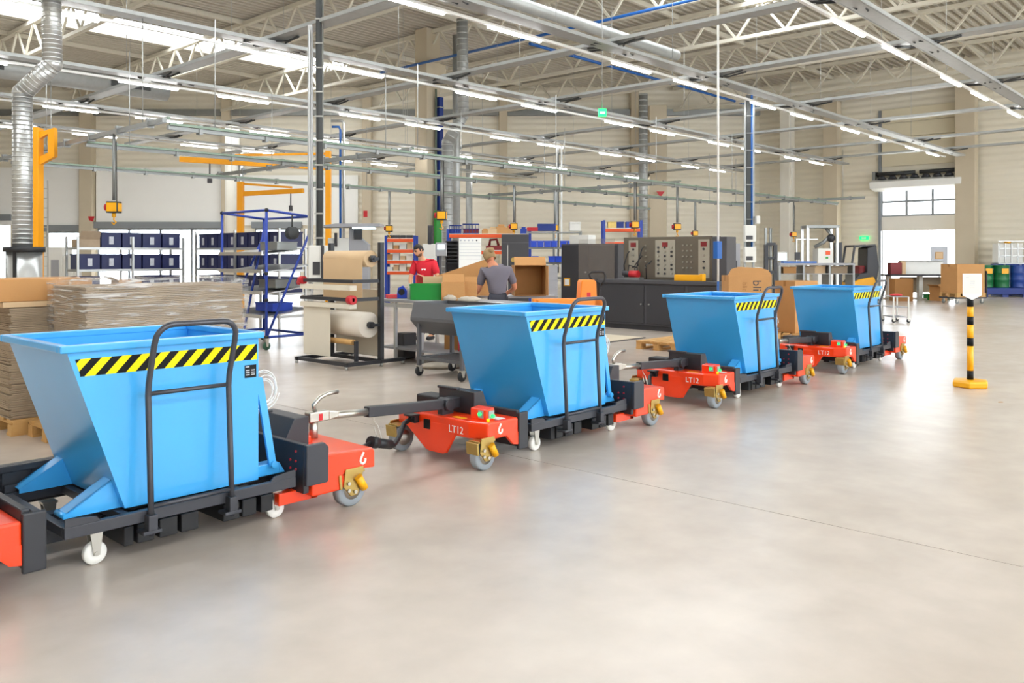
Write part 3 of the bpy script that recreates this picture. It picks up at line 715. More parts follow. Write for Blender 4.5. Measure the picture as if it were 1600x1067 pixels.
# --- flattened cardboard stacks
def sheet_stack(name, label, loc, rz, w, d, h, n, jit, group):
    t = thing(name, label, 'cardboard stack', loc, rz, group); rnd = random.Random(n)
    me = MB().box(-w / 2, w / 2, -d / 2, d / 2, 0, h / n * .82).mesh('sheet'); me.materials.append(M['carton_grey'])
    for k in range(n):
        o = bpy.data.objects.new('sheet', me); COL.objects.link(o); o.parent = t
        o.location = ((rnd.random() - .5) * jit, (rnd.random() - .5) * jit, k * h / n); o.rotation_euler.z = (rnd.random() - .5) * .02
    return t
pallet((2.98, 8.78, 0), 0, 'wooden pallet under the unwrapped cardboard stack', 1.0, .95)
sheet_stack('cardboard_stack', 'unwrapped stack of grey-brown flattened cardboard on a pallet', (2.98, 8.78, .146), 0, 1.0, .9, .99, 64, .025, None)
tag(MB().box(-.52, .5, -.45, .45, 0, .05).build('cardboard_sheet', 'kraft', None, .004, loc=(2.95, 8.8, 1.14)), 'light brown cardboard sheet topping the unwrapped stack', 'cardboard')
carton((2.72, 8.72, 1.192), 0, .95, .7, .2, 'wide brown carton lying on top of the unwrapped stack', 'carton', '', None)
pallet((3.5, 7.86, 0), 0, 'wooden pallet under the film-wrapped cardboard stack', 1.8, .8)
sheet_stack('cardboard_stack', 'long film-wrapped stack of flattened cardboard behind the first blue bin', (3.55, 7.9, .146), 0, 1.46, .76, 1.19, 74, .015, None)
wr = MB(); rnd = random.Random(3); ring = []; nz = 14
per = []
for k in range(40):
    u = k / 40 * 4; s = int(u); f_ = u - s
    w2, d2 = .77, .42
    per.append([(-w2 + 2 * w2 * f_, -d2), (w2, -d2 + 2 * d2 * f_), (w2 - 2 * w2 * f_, d2), (-w2, d2 - 2 * d2 * f_)][s])
vs = []
for j in range(nz):
    z = .12 + 1.12 * j / (nz - 1)
    for (x, y) in per:
        q = 1 + (rnd.random() - .5) * .025; vs.append((x * q, y * q, z + (rnd.random() - .5) * .04))
for (x, y) in per: vs.append((x * .9, y * .88, 1.25 + rnd.random() * .02))
for (x, y) in per: vs.append((x * .5, y * .5, 1.245 + rnd.random() * .02))
n = 40
wr.add(vs, [(j * n + i, j * n + (i + 1) % n, (j + 1) * n + (i + 1) % n, (j + 1) * n + i) for j in range(nz + 1) for i in range(n)], True)
tag(wr.build('stretch_film', 'stretch_film', None, loc=(3.55, 7.9, .14)), 'clear crinkled stretch film around the long cardboard stack', 'plastic film')
# --- shelves with navy crates
def crate_proto(name, w, d, h, m, mi, label_m=None):
    t = bpy.data.objects.new(name, None); COL.objects.link(t); T = .012
    MB().box(-w / 2, w / 2, -d / 2, -d / 2 + T, .0, h).box(-w / 2, w / 2, d / 2 - T, d / 2, .0, h).box(-w / 2, -w / 2 + T, -d / 2 + T, d / 2 - T, 0, h).box(w / 2 - T, w / 2, -d / 2 + T, d / 2 - T, 0, h).box(-w / 2 + T, w / 2 - T, -d / 2 + T, d / 2 - T, 0, T).build('body', m, t)
    MB().box(-w / 2 - .01, w / 2 + .01, -d / 2 - .01, -d / 2, h - .03, h).box(-w / 2 - .01, w / 2 + .01, d / 2, d / 2 + .01, h - .03, h).box(-w / 2 - .01, -w / 2, -d / 2, d / 2, h - .03, h).box(w / 2, w / 2 + .01, -d / 2, d / 2, h - .03, h).build('rim', m, t)
    if label_m: MB().box(-.045, .045, -d / 2 - .006, -d / 2, h * .2, h * .72).build('label_card', label_m, t)
    return t
def put_crates(proto, lst, cat, group):
    first = True
    for (loc, rz, lab) in lst:
        if first: proto.location = loc; proto.rotation_euler.z = rz; tag(proto, lab, cat, group); first = False
        else: dup(proto, loc, rz, lab, group)
def steel_shelf(label, loc, rz, L, D, levels, H, npost, m='steel', group=None):
    t = thing('steel_shelf', label, 'shelf', loc, rz, group)
    for k in range(npost):
        for y in (0, D): MB().box(-.02 + L * k / (npost - 1), .02 + L * k / (npost - 1), y - .02, y + .02, 0, H).build('upright', m, t)
    for z in levels: MB().box(0, L, .022, D - .022, z - .05, z).build('shelf_board', m, t)
    return t
SL = [.42, .87, 1.33, 1.78]
steel_shelf('long steel shelf of navy crates behind the wrapped cardboard', (6.55, 17.9, 0), 0, 2.2, .6, SL, 2.0, 3)
steel_shelf('steel shelf of navy crates running up to the blue tube rack', (9.1, 18.0, 0), R(-90), 3.4, .6, SL, 2.15, 3)
cr = []
rows = {1.78: 'top', 1.33: 'second', .87: 'third', .42: 'bottom'}
posn = ['first', 'second', 'third', 'fourth', 'fifth', 'sixth', 'seventh', 'eighth']
for z in (1.78, 1.33, .87):
    for k in range(5):
        if z == 1.78 and k == 0: continue
        if z == .87 and k in (1, 2): continue
        cr.append(((6.8 + .425 * k, 18.19, z + .001), 0, '%s navy crate on the %s board of the long shelf' % (posn[k], rows[z])))
for z in (1.78, 1.33, .87):
    for k in range(8):
        cr.append(((9.39, 17.75 - .42 * k, z + .001), R(-90), '%s navy crate on the %s board of the shelf by the tube rack' % (posn[k], rows[z])))
put_crates(crate_proto('plastic_crate', .39, .5, .31, 'crate_navy', 'crate_inside', 'label_grey'), cr, 'crate', 'navy crates on the shelves')
carton((7.65, 18.2, .872), 0, .5, .4, .22, 'small brown carton between navy crates on the third board', 'carton', 'lr')
carton((6.8, 18.15, 1.782), 0, .4, .4, .16, 'low grey-brown carton at the free end of the top board', 'carton_grey', 'f')
# --- blue tubular flow rack on casters
t = thing('tube_rack', 'blue tubular flow rack on casters beside the silver cable post', 'rack', (7.7, 12.75, 0))
for (x, y, h) in ((0, 0, 2.38), (0, 1.5, 2.38), (.85, 0, 2.3), (.85, 1.5, 2.3)): MB().tube((x, y, .2), (x, y, h), .024, 8).build('post', 'rack_blue', t)
for (p, q) in (((0, 0, 2.38), (0, 1.5, 2.38)), ((0, 0, 2.38), (.85, 0, 2.3)), ((0, 1.5, 2.38), (.85, 1.5, 2.3)), ((0, 0, .22), (0, 1.5, .22)), ((0, 0, .22), (.85, 0, .22)), ((0, 1.5, .22), (.85, 1.5, .22)), ((.85, 0, .22), (.85, 1.5, .22)), ((.85, 0, 2.3), (.85, 1.5, 2.3)),
               ((.02, 0, .25), (.85, 0, 2.0)), ((.02, 1.5, .25), (.85, 1.5, 2.0)), ((0, .75, .25), (.45, .75, 2.3))):
    MB().tube(p, q, .022, 8).build('tube', 'rack_blue', t)
for (p) in ((0, 0, 2.38), (0, 1.5, 2.38), (0, 0, .22), (0, 1.5, .22), (.85, 0, .22), (0, 0, 1.3), (0, 0, .85)): MB().ball(p, .038, n=8, m=6).build('joint', 'black_rubber', t)
for z in (.55, .95, 1.32, 1.62):
    MB().bar((-.05, .75, z), (.9, .75, z + .12), 1.46, .02, up=(0, 0, 1)).build('flow_shelf', 'steel', t)
    MB().bar((-.07, 0.02, z + .02), (-.07, 1.48, z + .02), .03, .06).build('shelf_lip', 'steel', t)
for (x, y) in ((0, 0), (0, 1.5), (.85, 0), (.85, 1.5)): caster(t, x, y, 'wheel_green', .07, .2)
for k, (z, y, m) in enumerate(((1.70, .35, 'steel_dull'), (1.04, .4, 'steel_dull'), (.63, .5, 'bin_cobalt'))):
    tag(MB().box(-.2, .2, -.28, .28, 0, .14).box(-.21, .21, -.29, .29, .13, .15).build('parts_tray', m, None, .005, loc=(8.15, 12.75 + y, z + .0)), ['grey parts tray on the upper board of the tube rack', 'grey parts tray on the second board of the tube rack', 'blue parts tray on the lowest board of the tube rack'][k], 'tray')
tag(MB().lathe([(.02, -.06), (.11, -.06), (.11, -.045), (.07, -.04), (.07, .04), (.11, .045), (.11, .06), (.02, .06)], n=16, ax='y').tube((0, 0, .08), (0, 0, .35), .012, 6).build('cable_reel', 'cable_dark', None, loc=(8.2, 12.75, 2.0)), 'dark cable reel hanging by the silver post and tube rack', 'reel')
# --- paper roll rack
t = thing('paper_roll_rack', 'black paper roll rack with kraft and white rolls', 'rack', (7.1, 9.65, 0))
for x in (0.03, .62): MB().bar((x, 0, .07), (x, 1.3, .07), .05, .05).build('base_rail', 'black_metal', t)
for y in (0.03, 1.27): MB().bar((-.02, y, .07), (1.05, y, .07), .05, .05).build('base_foot', 'black_metal', t)
for (x, y) in ((0, .03), (0, 1.27), (1.02, .03), (1.02, 1.27), (.62, .03)): MB().tube((x, y, 0), (x, y, .05), .022, 8).build('foot', 'steel', t)
for y in (.05, 1.27): MB().box(.59, .66, y - .035, y + .035, .09, 1.8).build('upright', 'black_metal', t, .006)
for z in (.98, 1.24):
    for y in (.05, 1.27): MB().bar((.62, y, z), (.1, y, z), .03, .05).build('arm', 'black_metal', t)
    MB().bar((.1, 0, z), (.1, 1.3, z), .035, .05).build('cutter_bar', 'black_metal', t)
    MB().box(.08, .2, .06, 1.3, z - .13, z - .06).build('guide_plate', 'paper_cream', t, .004)
MB().tube((.1, 1.22, 1.24), (.1, 1.32, 1.24), .06, 12).tube((.12, 1.3, 1.2), (.12, 1.4, 1.2), .04, 12).build('knob', 'red', t)
MB().tube((.1, .1, .98), (.1, .0, .98), .065, 12).build('knob', 'red', t)
MB().tube((.5, .12, 1.56), (.5, 1.15, 1.56), .12, 24).build('kraft_roll', 'kraft', t)
MB().box(.372, .376, .16, 1.12, .95, 1.56).build('kraft_sheet', 'kraft', t)
MB().tube((.5, .02, 1.56), (.5, 1.28, 1.56), .02, 10).tube((.5, .04, 1.56), (.5, .11, 1.56), .05, 10).build('spindle', 'black_metal', t)
MB().tube((.48, .14, .6), (.48, 1.12, .6), .185, 28).build('white_roll', 'paper_white', t)
MB().tube((.48, .02, .6), (.48, 1.28, .6), .022, 10).tube((.48, .06, .6), (.48, .13, .6), .05, 10).build('spindle', 'black_metal', t)
for z in (1.56, .6):
    for y in (.05, 1.27): MB().bar((.5, y, z), (.62, y, z), .03, .04).build('spindle_arm', 'black_metal', t)
MB().tube((.25, .2, .36), (.25, 1.1, .36), .04, 12).build('empty_core', 'wood', t)
for y in (.14, 1.16): MB().box(.225, .275, y - .02, y + .02, .09, .38).build('core_stand', 'black_metal', t)
MB().box(.7, .72, .12, 1.25, .12, 1.1).build('back_panel', 'paper_cream', t)
MB().box(.13, .134, .6, 1.28, .13, .86).build('hanging_sheet', 'paper_cream', t)
# --- packing table and what lies on it
t = thing('packing_table', 'long packing table on aluminium legs with boxes and a green crate', 'table', (8.2, 7.5, 0))
MB().box(0, .95, 0, 2.9, .90, .94).build('table_top', 'machine_grey', t, .006)
for x in (.05, .9):
    for y in (.05, .95, 1.9, 2.5, 2.85): MB().box(x - .022, x + .022, y - .022, y + .022, 0, .9).build('leg', 'alu', t)
MB().box(.03, .92, .03, 2.87, .18, .21).build('lower_shelf', 'machine_grey', t)
for x in (.05, .9): MB().box(x - .018, x + .018, .05, 2.85, .82, .88).build('apron', 'alu', t)
TZ = .941
f = Fr(667, 12.2)
gc = crate_proto('green_crate', .46, .34, .24, 'green_plastic', 'green_plastic'); gc.location = gp(667, 12.75, TZ); gc.rotation_euler.z = FRZ; tag(gc, 'green plastic crate standing on the packing table', 'crate')
carton(gp(676, 13.15, TZ), FRZ + .1, .3, .22, .34, 'light kraft carton standing behind the green crate', 'kraft', 'l')
carton(gp(708, 12.6, TZ), FRZ + .05, .34, .3, .26, 'orange-brown open carton beside the green crate', 'carton', 'b')
carton(gp(735, 12.75, TZ), FRZ, .2, .2, .26, 'brown carton standing between the open carton and the woman', 'carton', 'b')
carton(gp(617, 13.15, TZ), FRZ + .3, .26, .2, .06, 'flat red patterned carton on the packing table end', 'pattern_red', '', tape=False)
carton(gp(656, 13.3, TZ + .0), FRZ + .2, .13, .1, .36, 'tall red patterned gift box in front of the man', 'pattern_red', '', tape=False)
tag(MB().lathe([(.02, 0), (.035, .0), (.036, .15), (.015, .19), (.013, .23), (.013, .24)], n=12).build('water_bottle', 'alu', None, loc=gp(640, 12.9, TZ)), 'clear bottle beside the green crate on the packing table', 'bottle')
td = thing('tape_dispenser', 'blue tape dispenser on the far end of the packing table', 'tape dispenser', gp(628, 13.1, TZ), FRZ)
MB().prism([(-.08, 0), (.08, 0), (.08, .12), (.02, .2), (-.06, .16)], 'y', -.04, .04).build('body', 'bin_cobalt', td, .006); MB().tube((.0, -.05, .1), (0, .05, .1), .05, 14).build('tape_roll', 'black_rubber', td)
def lump(name, label, loc, rx, ry, rz_, m, seed, cat):
    b = MB().ball((0, 0, rz_ * .7), rx, ry, rz_, 14, 8); rnd = random.Random(seed)
    b.v = [(x * (1 + .18 * (rnd.random() - .5)), y * (1 + .18 * (rnd.random() - .5)), max(0, z * (1 + .3 * (rnd.random() - .5)))) for x, y, z in b.v]
    return tag(b.build(name, m, None, loc=loc, rz=FRZ), label, cat)
lump('work_gloves', 'white and blue work gloves beside the green crate', gp(703, 12.35, TZ), .1, .08, .05, 'cloth', 1, 'gloves')
lump('cloth_rag', 'crumpled beige cloth on the packing table near the woman', gp(732, 12.15, TZ), .16, .1, .045, 'cloth', 2, 'cloth')
tag(MB().box(-.1, .1, -.07, .07, 0, .004).build('paper_sheet', 'white_paint', None, loc=gp(774, 11.9, TZ), rz=FRZ + .5), 'white paper sheet on the table edge below the woman', 'paper')
# large cardboard blank leaning behind the table
b = MB().prism([(-.55, 0), (.45, 0), (.4, .6), (.35, .62), (-.55, .32)], 'y', 0, .012)
o = tag(b.build('cardboard_blank', 'carton', None, loc=gp(728, 14.2, .93), rz=FRZ), 'large light brown cardboard blank leaning up between the man and woman', 'cardboard')
# second bench with big open box
t = thing('packing_table', 'rear packing bench carrying the large open carton', 'table', gp(800, 14.6), FRZ)
MB().box(-1.15, .75, -.25, .45, .88, .92).build('table_top', 'machine_grey', t, .006)
for x in (-1.1, .7):
    for y in (-.2, .4): MB().box(x - .02, x + .02, y - .02, y + .02, 0, .88).build('leg', 'alu', t)
t = thing('cardboard_box', 'large carton lying on its side with its open front facing us', 'box', gp(826, 14.5, .925), FRZ + .12)
MB().box(-.27, .27, .2, .21, 0, .52).box(-.27, .27, -.2, .2, 0, .01).box(-.27, .27, -.2, .2, .51, .52).box(-.27, -.26, -.2, .2, .01, .51).box(.26, .27, -.2, .2, .01, .51).build('body', 'carton_dark', t)
MB().bar((-.0, -.2, .52), (0, -.12, .66), .54, .008, up=(0, 1, 0)).build('flap', 'carton', t); MB().bar((.27, -.2, .26), (.29, -.32, .26), .5, .008, up=(1, 0, 0)).build('flap', 'carton', t)
# --- grey tilting hopper on a wheeled stand
t = thing('hopper_stand', 'grey sheet metal hopper on a wheeled stand behind the second bin', 'hopper', (7.45, 7.72, 0))
for (x, y) in ((0, 0), (0, .82), (.6, 0), (.6, .82)):
    MB().box(x - .022, x + .022, y - .022, y + .022, .14, .74).build('leg', 'hopper_grey', t); caster(t, x, y, 'black_rubber', .065, .14)
for z in (.24, .72):
    MB().bar((0, 0, z), (0, .82, z), .04, .04).bar((.6, 0, z), (.6, .82, z), .04, .04).bar((0, 0, z), (.6, 0, z), .04, .04).bar((0, .82, z), (.6, .82, z), .04, .04).build('frame', 'hopper_grey', t)
MB().box(.02, .58, .02, .8, .24, .25).build('lower_tray', 'hopper_grey', t)
q = [(-.06, .74), (-.06, .78), (.0, .98), (.62, .98), (.66, .74), (.5, .6), (.12, .56)]
MB().prism(q, 'y', -.1, -.09).prism(q, 'y', .92, .93).prism([(-.06, .74), (-.06, .78), (0, .98), (.01, .98), (-.05, .78), (-.05, .74)], 'y', -.09, .92).prism([(.62, .98), (.66, .74), (.65, .74), (.61, .98)], 'y', -.09, .92).prism([(-.06, .74), (.12, .56), (.5, .6), (.66, .74), (.65, .75), (.49, .615), (.125, .575), (-.05, .75)], 'y', -.09, .92).build('hopper', 'hopper_grey', t)
carton(gp(712, 12.6), .3, .25, .25, .5, 'tall brown carton under the packing table by the hopper', 'carton_dark')
tag(MB().lathe([(.05, 0), (.06, 0), (.06, .35), (.03, .42), (.02, .45)], n=12).build('red_canister', 'red', None, loc=gp(722, 12.3)), 'small red canister standing under the packing table', 'canister')
lump('plastic_bag', 'yellowish plastic bag lying under the packing table', gp(688, 12.0), .3, .15, .05, 'cloth', 5, 'bag')
tag(MB().prism([(-.12, 0), (.12, 0), (.14, .4), (-.14, .4)], 'y', -.12, .12).build('waste_bin', 'cab_dark', None, .02, loc=gp(633, 13.2)), 'dark waste bin behind the packing table legs', 'waste bin')
# ------------------------------------------------------------------ people
def skinned(name, J, E, m, parent, rootj, sub=2):
    names = list(J); idx = {n: i for i, n in enumerate(names)}
    me = bpy.data.meshes.new(name); me.from_pydata([J[n][0] for n in names], [(idx[a], idx[b]) for a, b in E], [])
    o = bpy.data.objects.new(name, me); COL.objects.link(o); o.parent = parent; me.materials.append(M[m])
    sk = o.modifiers.new('skin', 'SKIN'); sk.use_smooth_shade = True
    if not me.skin_vertices: me.attributes  # layer is made by the modifier
    for n in names:
        r = J[n][1]; sv = me.skin_vertices[0].data[idx[n]]; sv.radius = r if isinstance(r, tuple) else (r, r); sv.use_root = (n == rootj)
    ss = o.modifiers.new('sub', 'SUBSURF'); ss.levels = sub; ss.render_levels = sub
    return o
def person(label, loc, rz, P, shirt, skin, hair, hairstyle, face):
    """P: joints in the person's frame; face: unit vector the face looks along"""
    t = thing('person', label, 'person', loc, rz)
    V = lambda k: Vector(P[k]); J = {}; E = []
    hd = V('head'); fd = Vector(face).normalized(); up = (hd - V('neck')).normalized()
    J['pelvis'] = (P['pelvis'], .12); J['spine'] = (P['spine'], .115); J['chest'] = (P['chest'], .12); J['neck'] = (P['neck'], .068)
    J['nk2'] = (tuple(V('neck').lerp(hd, .55)), .06)
    E += [('pelvis', 'spine'), ('spine', 'chest'), ('chest', 'neck'), ('neck', 'nk2')]
    for s in 'lr':
        J['sh' + s] = (P['sh' + s], .062); J['el' + s] = (P['el' + s], .043); J['wr' + s] = (P['wr' + s], .028)
        w = V('wr' + s); dr_ = (w - V('el' + s)).normalized(); J['pa' + s] = (tuple(w + dr_ * .07), .03)
        E += [('chest', 'sh' + s), ('sh' + s, 'el' + s), ('el' + s, 'wr' + s), ('wr' + s, 'pa' + s)]
        side = dr_.cross(Vector((0, 1, 0)) if abs(dr_.y) < .8 else Vector((1, 0, 0))).normalized(); nrm = side.cross(dr_)
        for k, (off, ln) in enumerate(((-.03, .07), (-.01, .082), (.01, .078), (.03, .06))):
            a = w + dr_ * .1 + side * off; b = a + dr_ * ln * .55 + nrm * .008; c = b + dr_ * ln * .4 + nrm * .025
            J['f%d%s' % (k, s)] = (tuple(a), .0095); J['g%d%s' % (k, s)] = (tuple(b), .0088); J['h%d%s' % (k, s)] = (tuple(c), .0078)
            E += [('pa' + s, 'f%d%s' % (k, s)), ('f%d%s' % (k, s), 'g%d%s' % (k, s)), ('g%d%s' % (k, s), 'h%d%s' % (k, s))]
        th = w + dr_ * .05 + side * -.045; J['t0' + s] = (tuple(th), .011); J['t1' + s] = (tuple(th + dr_ * .045 - side * .012 + nrm * .012), .0095)
        E += [('pa' + s, 't0' + s), ('t0' + s, 't1' + s)]
        J['hi' + s] = (P['hi' + s], .085); J['kn' + s] = (P['kn' + s], .055); J['an' + s] = (P['an' + s], .04)
        J['to' + s] = (P['to' + s], .035)
        E += [('pelvis', 'hi' + s), ('hi' + s, 'kn' + s), ('kn' + s, 'an' + s), ('an' + s, 'to' + s)]
    sd = fd.cross(up).normalized(); fw = up.cross(sd).normalized()
    def at(x, y, z): return hd + sd * x + fw * y + up * z
    tmp = skinned('body', J, E, skin, t, 'pelvis'); bpy.context.view_layer.update()
    me = bpy.data.meshes.new_from_object(tmp.evaluated_get(bpy.context.evaluated_depsgraph_get())); bpy.data.objects.remove(tmp)
    hb = MB().ball((0, 0, 0), .078, .098, .122, 24, 16)
    bm = bmesh.new(); bm.from_mesh(me); vv = []
    for (x, y, z) in hb.v:
        q = max(0, -z / .122); x *= 1 - .28 * q ** 1.4; y *= 1 - .22 * q ** 2 if y < 0 else 1 + .05 * q
        if y > .06 and .0 < z < .04 and .015 < abs(x) < .05: y -= .008
        vv.append(bm.verts.new(at(x, y, z)))
    for fc in hb.f: bm.faces.new([vv[i] for i in fc]).smooth = True
    bm.normal_update(); bmesh.ops.recalc_face_normals(bm, faces=bm.faces); bm.to_mesh(me); bm.free(); me.materials.clear(); me.materials.append(M[skin])
    body = bpy.data.objects.new('body', me); COL.objects.link(body); body.parent = t
    # shirt
    S = {'pelvis': (tuple(V('pelvis') + Vector((0, 0, -.02))), .152), 'spine': (P['spine'], .148), 'chest': (P['chest'], .152), 'neck': (tuple(V('chest').lerp(V('neck'), .98)), .084)}
    S['yoke'] = (tuple(V('chest').lerp(V('neck'), .5)), .125)
    SE = [('pelvis', 'spine'), ('spine', 'chest'), ('chest', 'yoke'), ('yoke', 'neck')]
    for s in 'lr':
        S['sh' + s] = (P['sh' + s], .095); S['sl' + s] = (tuple(V('sh' + s).lerp(V('el' + s), .45)), .075); S['se' + s] = (tuple(V('sh' + s).lerp(V('el' + s), .8)), .068)
        SE += [('chest', 'sh' + s), ('sh' + s, 'sl' + s), ('sl' + s, 'se' + s)]
    skinned('shirt', S, SE, shirt, t, 'pelvis')
    Q = {'pelvis': (tuple(V('pelvis') + Vector((0, 0, -.06))), .145)}; QE = []
    for s in 'lr':
        Q['hi' + s] = (P['hi' + s], .105); Q['kn' + s] = (P['kn' + s], .082); Q['an' + s] = (tuple(V('an' + s) + Vector((0, 0, -.02))), .078)
        QE += [('pelvis', 'hi' + s), ('hi' + s, 'kn' + s), ('kn' + s, 'an' + s)]
    skinned('trousers', Q, QE, 'trousers', t, 'pelvis')
    for s in 'lr':
        a, b = V('an' + s), V('to' + s); td = (b - a); td.z = 0; td.normalize(); z0 = .045
        skinned('shoe', {'heel': ((a.x - td.x * .05, a.y - td.y * .05, z0), .045), 'mid': ((a.x + td.x * .08, a.y + td.y * .08, z0 + .005), .048), 'toe': ((a.x + td.x * .2, a.y + td.y * .2, z0 - .008), .038)}, [('heel', 'mid'), ('mid', 'toe')], 'shoe', t, 'mid')
    # face
    skinned('nose', {'a': (tuple(at(0, .09, .03)), .011), 'b': (tuple(at(0, .112, -.012)), .019), 'c': (tuple(at(0, .095, -.022)), .014)}, [('a', 'b'), ('b', 'c')], skin, t, 'b')
    for s in (-1, 1):
        MB().ball(at(s * .033, .084, .018), .013, n=8, m=6).build('eye', 'eye_dark', t)
        MB().path([at(s * .016, .098, .04), at(s * .035, .092, .046), at(s * .053, .076, .038)], .006, 5).build('eyebrow', hair, t)
        MB().ball(at(s * .08, -.005, 0), .014, .02, .032, n=8, m=6).build('ear', skin, t)
    MB().path([at(-.026, .084, -.058), at(0, .096, -.056), at(.026, .084, -.058)], .007, 5).build('mouth', 'lip', t)
    # hair: a shell over the skull
    cap = MB().ball((0, 0, 0), .078, .098, .122, 28, 20); rnd = random.Random(4); keep = MB(); big = 1.08 if hairstyle == 'short' else 1.2
    cv = [Vector(p) for p in cap.v]; jj = [big + (rnd.random() - .5) * (.03 if hairstyle == 'short' else .12) for _ in cv]
    low = -.1 if hairstyle == 'short' else -.5
    fs = []
    for fc in cap.f:
        c = sum((cv[i] for i in fc), Vector()) / len(fc); u, w = c.z / .122, c.y / .098
        if (u > .52) or (w < .25 and u > low + .35 * max(0, w)): fs.append(fc)
    keep.add([at(*(v * k)) for v, k in zip(cv, jj)], fs, True)
    ho = keep.build('hair', hair, t); bpy.context.view_layer.update()
    bm = bmesh.new(); bm.from_mesh(ho.data); bmesh.ops.delete(bm, geom=[v for v in bm.verts if not v.link_faces], context='VERTS'); bm.to_mesh(ho.data); bm.free()
    sl = ho.modifiers.new('thick', 'SOLIDIFY'); sl.thickness = .016; sl.offset = -1
    if hairstyle == 'short':
        bd = MB(); bb = MB().ball((0, 0, 0), .078, .098, .122, 24, 16); fs = []
        for fc in bb.f:
            c = sum((Vector(bb.v[i]) for i in fc), Vector()) / len(fc); u, w = c.z / .122, c.y / .098
            if u < -.35 and w > .0 and not (-.6 < u < -.4 and w > .6): fs.append(fc)
        def jw(p):
            x, y, z = p; q = max(0, -z / .122); return at(x * (1 - .28 * q ** 1.4) * 1.05, (y * (1 + .05 * q)) * 1.05, z * 1.04)
        bo = bd.add([jw(p) for p in bb.v], fs, True).build('beard', 'stubble', t)
        bm = bmesh.new(); bm.from_mesh(bo.data); bmesh.ops.delete(bm, geom=[v for v in bm.verts if not v.link_faces], context='VERTS'); bm.to_mesh(bo.data); bm.free()
    else:
        bun = MB().ball((0, 0, 0), .05, .045, .045, 12, 8); bun.v = [tuple(Vector(v) * (1 + (rnd.random() - .5) * .25)) for v in bun.v]
        MBx = MB().add([at(v[0], v[1] - .125, v[2] + .05) for v in bun.v], bun.f, True).build('hair_bun', hair, t)
    return t
man = person('standing man in a red T-shirt looking down over the packing table', gp(664, 16.1), FRZ,
    dict(pelvis=(.03, 0, 1.0), spine=(.02, 0, 1.18), chest=(0, -.01, 1.38), neck=(-.05, -.03, 1.53), head=(-.11, -.07, 1.70),
         shl=(.18, -.06, 1.46), ell=(.26, -.16, 1.18), wrl=(.1, -.34, 1.05), shr=(-.19, .02, 1.45), elr=(-.27, -.08, 1.17), wrr=(-.24, -.3, 1.02),
         hil=(.12, -.02, .93), knl=(.13, -.03, .5), anl=(.14, 0, .09), tol=(.07, -.15, .05), hir=(-.06, .02, .93), knr=(-.07, .0, .5), anr=(-.06, .04, .09), tor=(-.14, -.1, .05)),
    'shirt_red', 'skin', 'hair_dark', 'short', (-.75, -.6, -.3))
MB().box(-.05, .03, -.155, -.15, 1.33, 1.36).build('shirt_print', 'white_paint', man)
woman = person('woman in a grey polo shirt bending over the table, back turned', gp(775, 13.15), FRZ,
    dict(pelvis=(.03, 0, .93), spine=(.02, .05, 1.12), chest=(.0, .13, 1.32), neck=(-.06, .18, 1.46), head=(-.11, .24, 1.59),
         shl=(-.2, .15, 1.36), ell=(-.28, .16, 1.06), wrl=(-.36, .3, .96), shr=(.2, .12, 1.36), elr=(.3, .2, 1.1), wrr=(.2, .4, 1.02),
         hil=(-.06, 0, .88), knl=(-.07, -.02, .48), anl=(-.07, 0, .09), tol=(-.08, .15, .05), hir=(.12, 0, .88), knr=(.12, -.02, .48), anr=(.12, 0, .09), tor=(.13, .15, .05)),
    'shirt_grey', 'skin_ruddy', 'hair_blond', 'bun', (-.45, .85, -.35))
# ------------------------------------------------------------------ posts, ducts, cranes, hoists
t = thing('cable_post', 'silver cable post with a dark cable ladder and switch box', 'post', gp(486, 14.6), FRZ)
MB().box(-.05, .03, -.04, .04, 0, LZ + .1).build('profile', 'alu', t, .006)
MB().tube((-.012, -.06, 1.0), (-.012, -.06, LZ), .016, 8).build('conduit', 'steel', t)
for s in (.10, .2): MB().box(s - .012, s + .012, -.02, .02, 1.75, 9.5).build('ladder_rail', 'steel_dull', t)
cbm = MB().path([(.15, -.02, 1.7), (.16, -.03, 3), (.14, -.03, 5), (.15, -.03, 9.4)], .052, 8); cbm.build('cable_bundle', 'cable_dark', t)
k = 0
while k < 17: MB().box(.08, .22, -.09, -.08, 1.9 + .42 * k, 1.925 + .42 * k).build('rung', 'steel', t); k += 1
sb = MB().box(.0, .34, -.2, .05, 1.15, 1.78).build('switch_box', 'machine_white', t, .01)
MB().box(.08, .2, -.21, -.2, 1.28, 1.5).build('box_window', 'cab_dark', sb); MB().box(.22, .27, -.22, -.2, 1.2, 1.78).build('trunking', 'cab_dark', sb)
t = thing('cable_post', 'tall cable post with two white socket boxes behind the third bin', 'post', gp(1170, 22), FRZ)
for x in (-.1, .12): MB().box(x - .025, x + .025, -.03, .03, 0, LZ + .2).build('profile', 'steel_dull', t)
MB().box(-.07, .04, -.045, .03, 1.8, LZ + .3).build('cable_bundle', 'cable_dark', t); MB().tube((.07, -.02, 1.8), (.07, -.02, LZ + .3), .03, 8).build('blue_hose', 'pipe_blue', t)
for k in range(8): MB().box(-.12, .14, -.05, -.045, 2.1 + .45 * k, 2.12 + .45 * k).build('rung', 'steel_dull', t)
for (a, b_) in ((378, 352), (410, 386)):
    q = MB().box(-.16, .13, -.22, -.05, zz(a, 22), zz(b_, 22)).build('socket_box', 'machine_white', t, .01); MB().box(-.13, .04, -.225, -.22, zz(a, 22) + .06, zz(a, 22) + .16).build('socket_window', 'cab_dark', q)
q = MB().box(.14, .24, -.2, -.05, zz(350, 22), zz(338, 22)).build('socket_box', 'machine_white', t, .008)
t = thing('cable_post', 'slim cable ladder post hanging before the back wall', 'post', gp(873, 30), FRZ)
for x in (-.08, .1): MB().box(x - .03, x + .03, -.03, .03, 0, LZ).build('profile', 'steel', t)
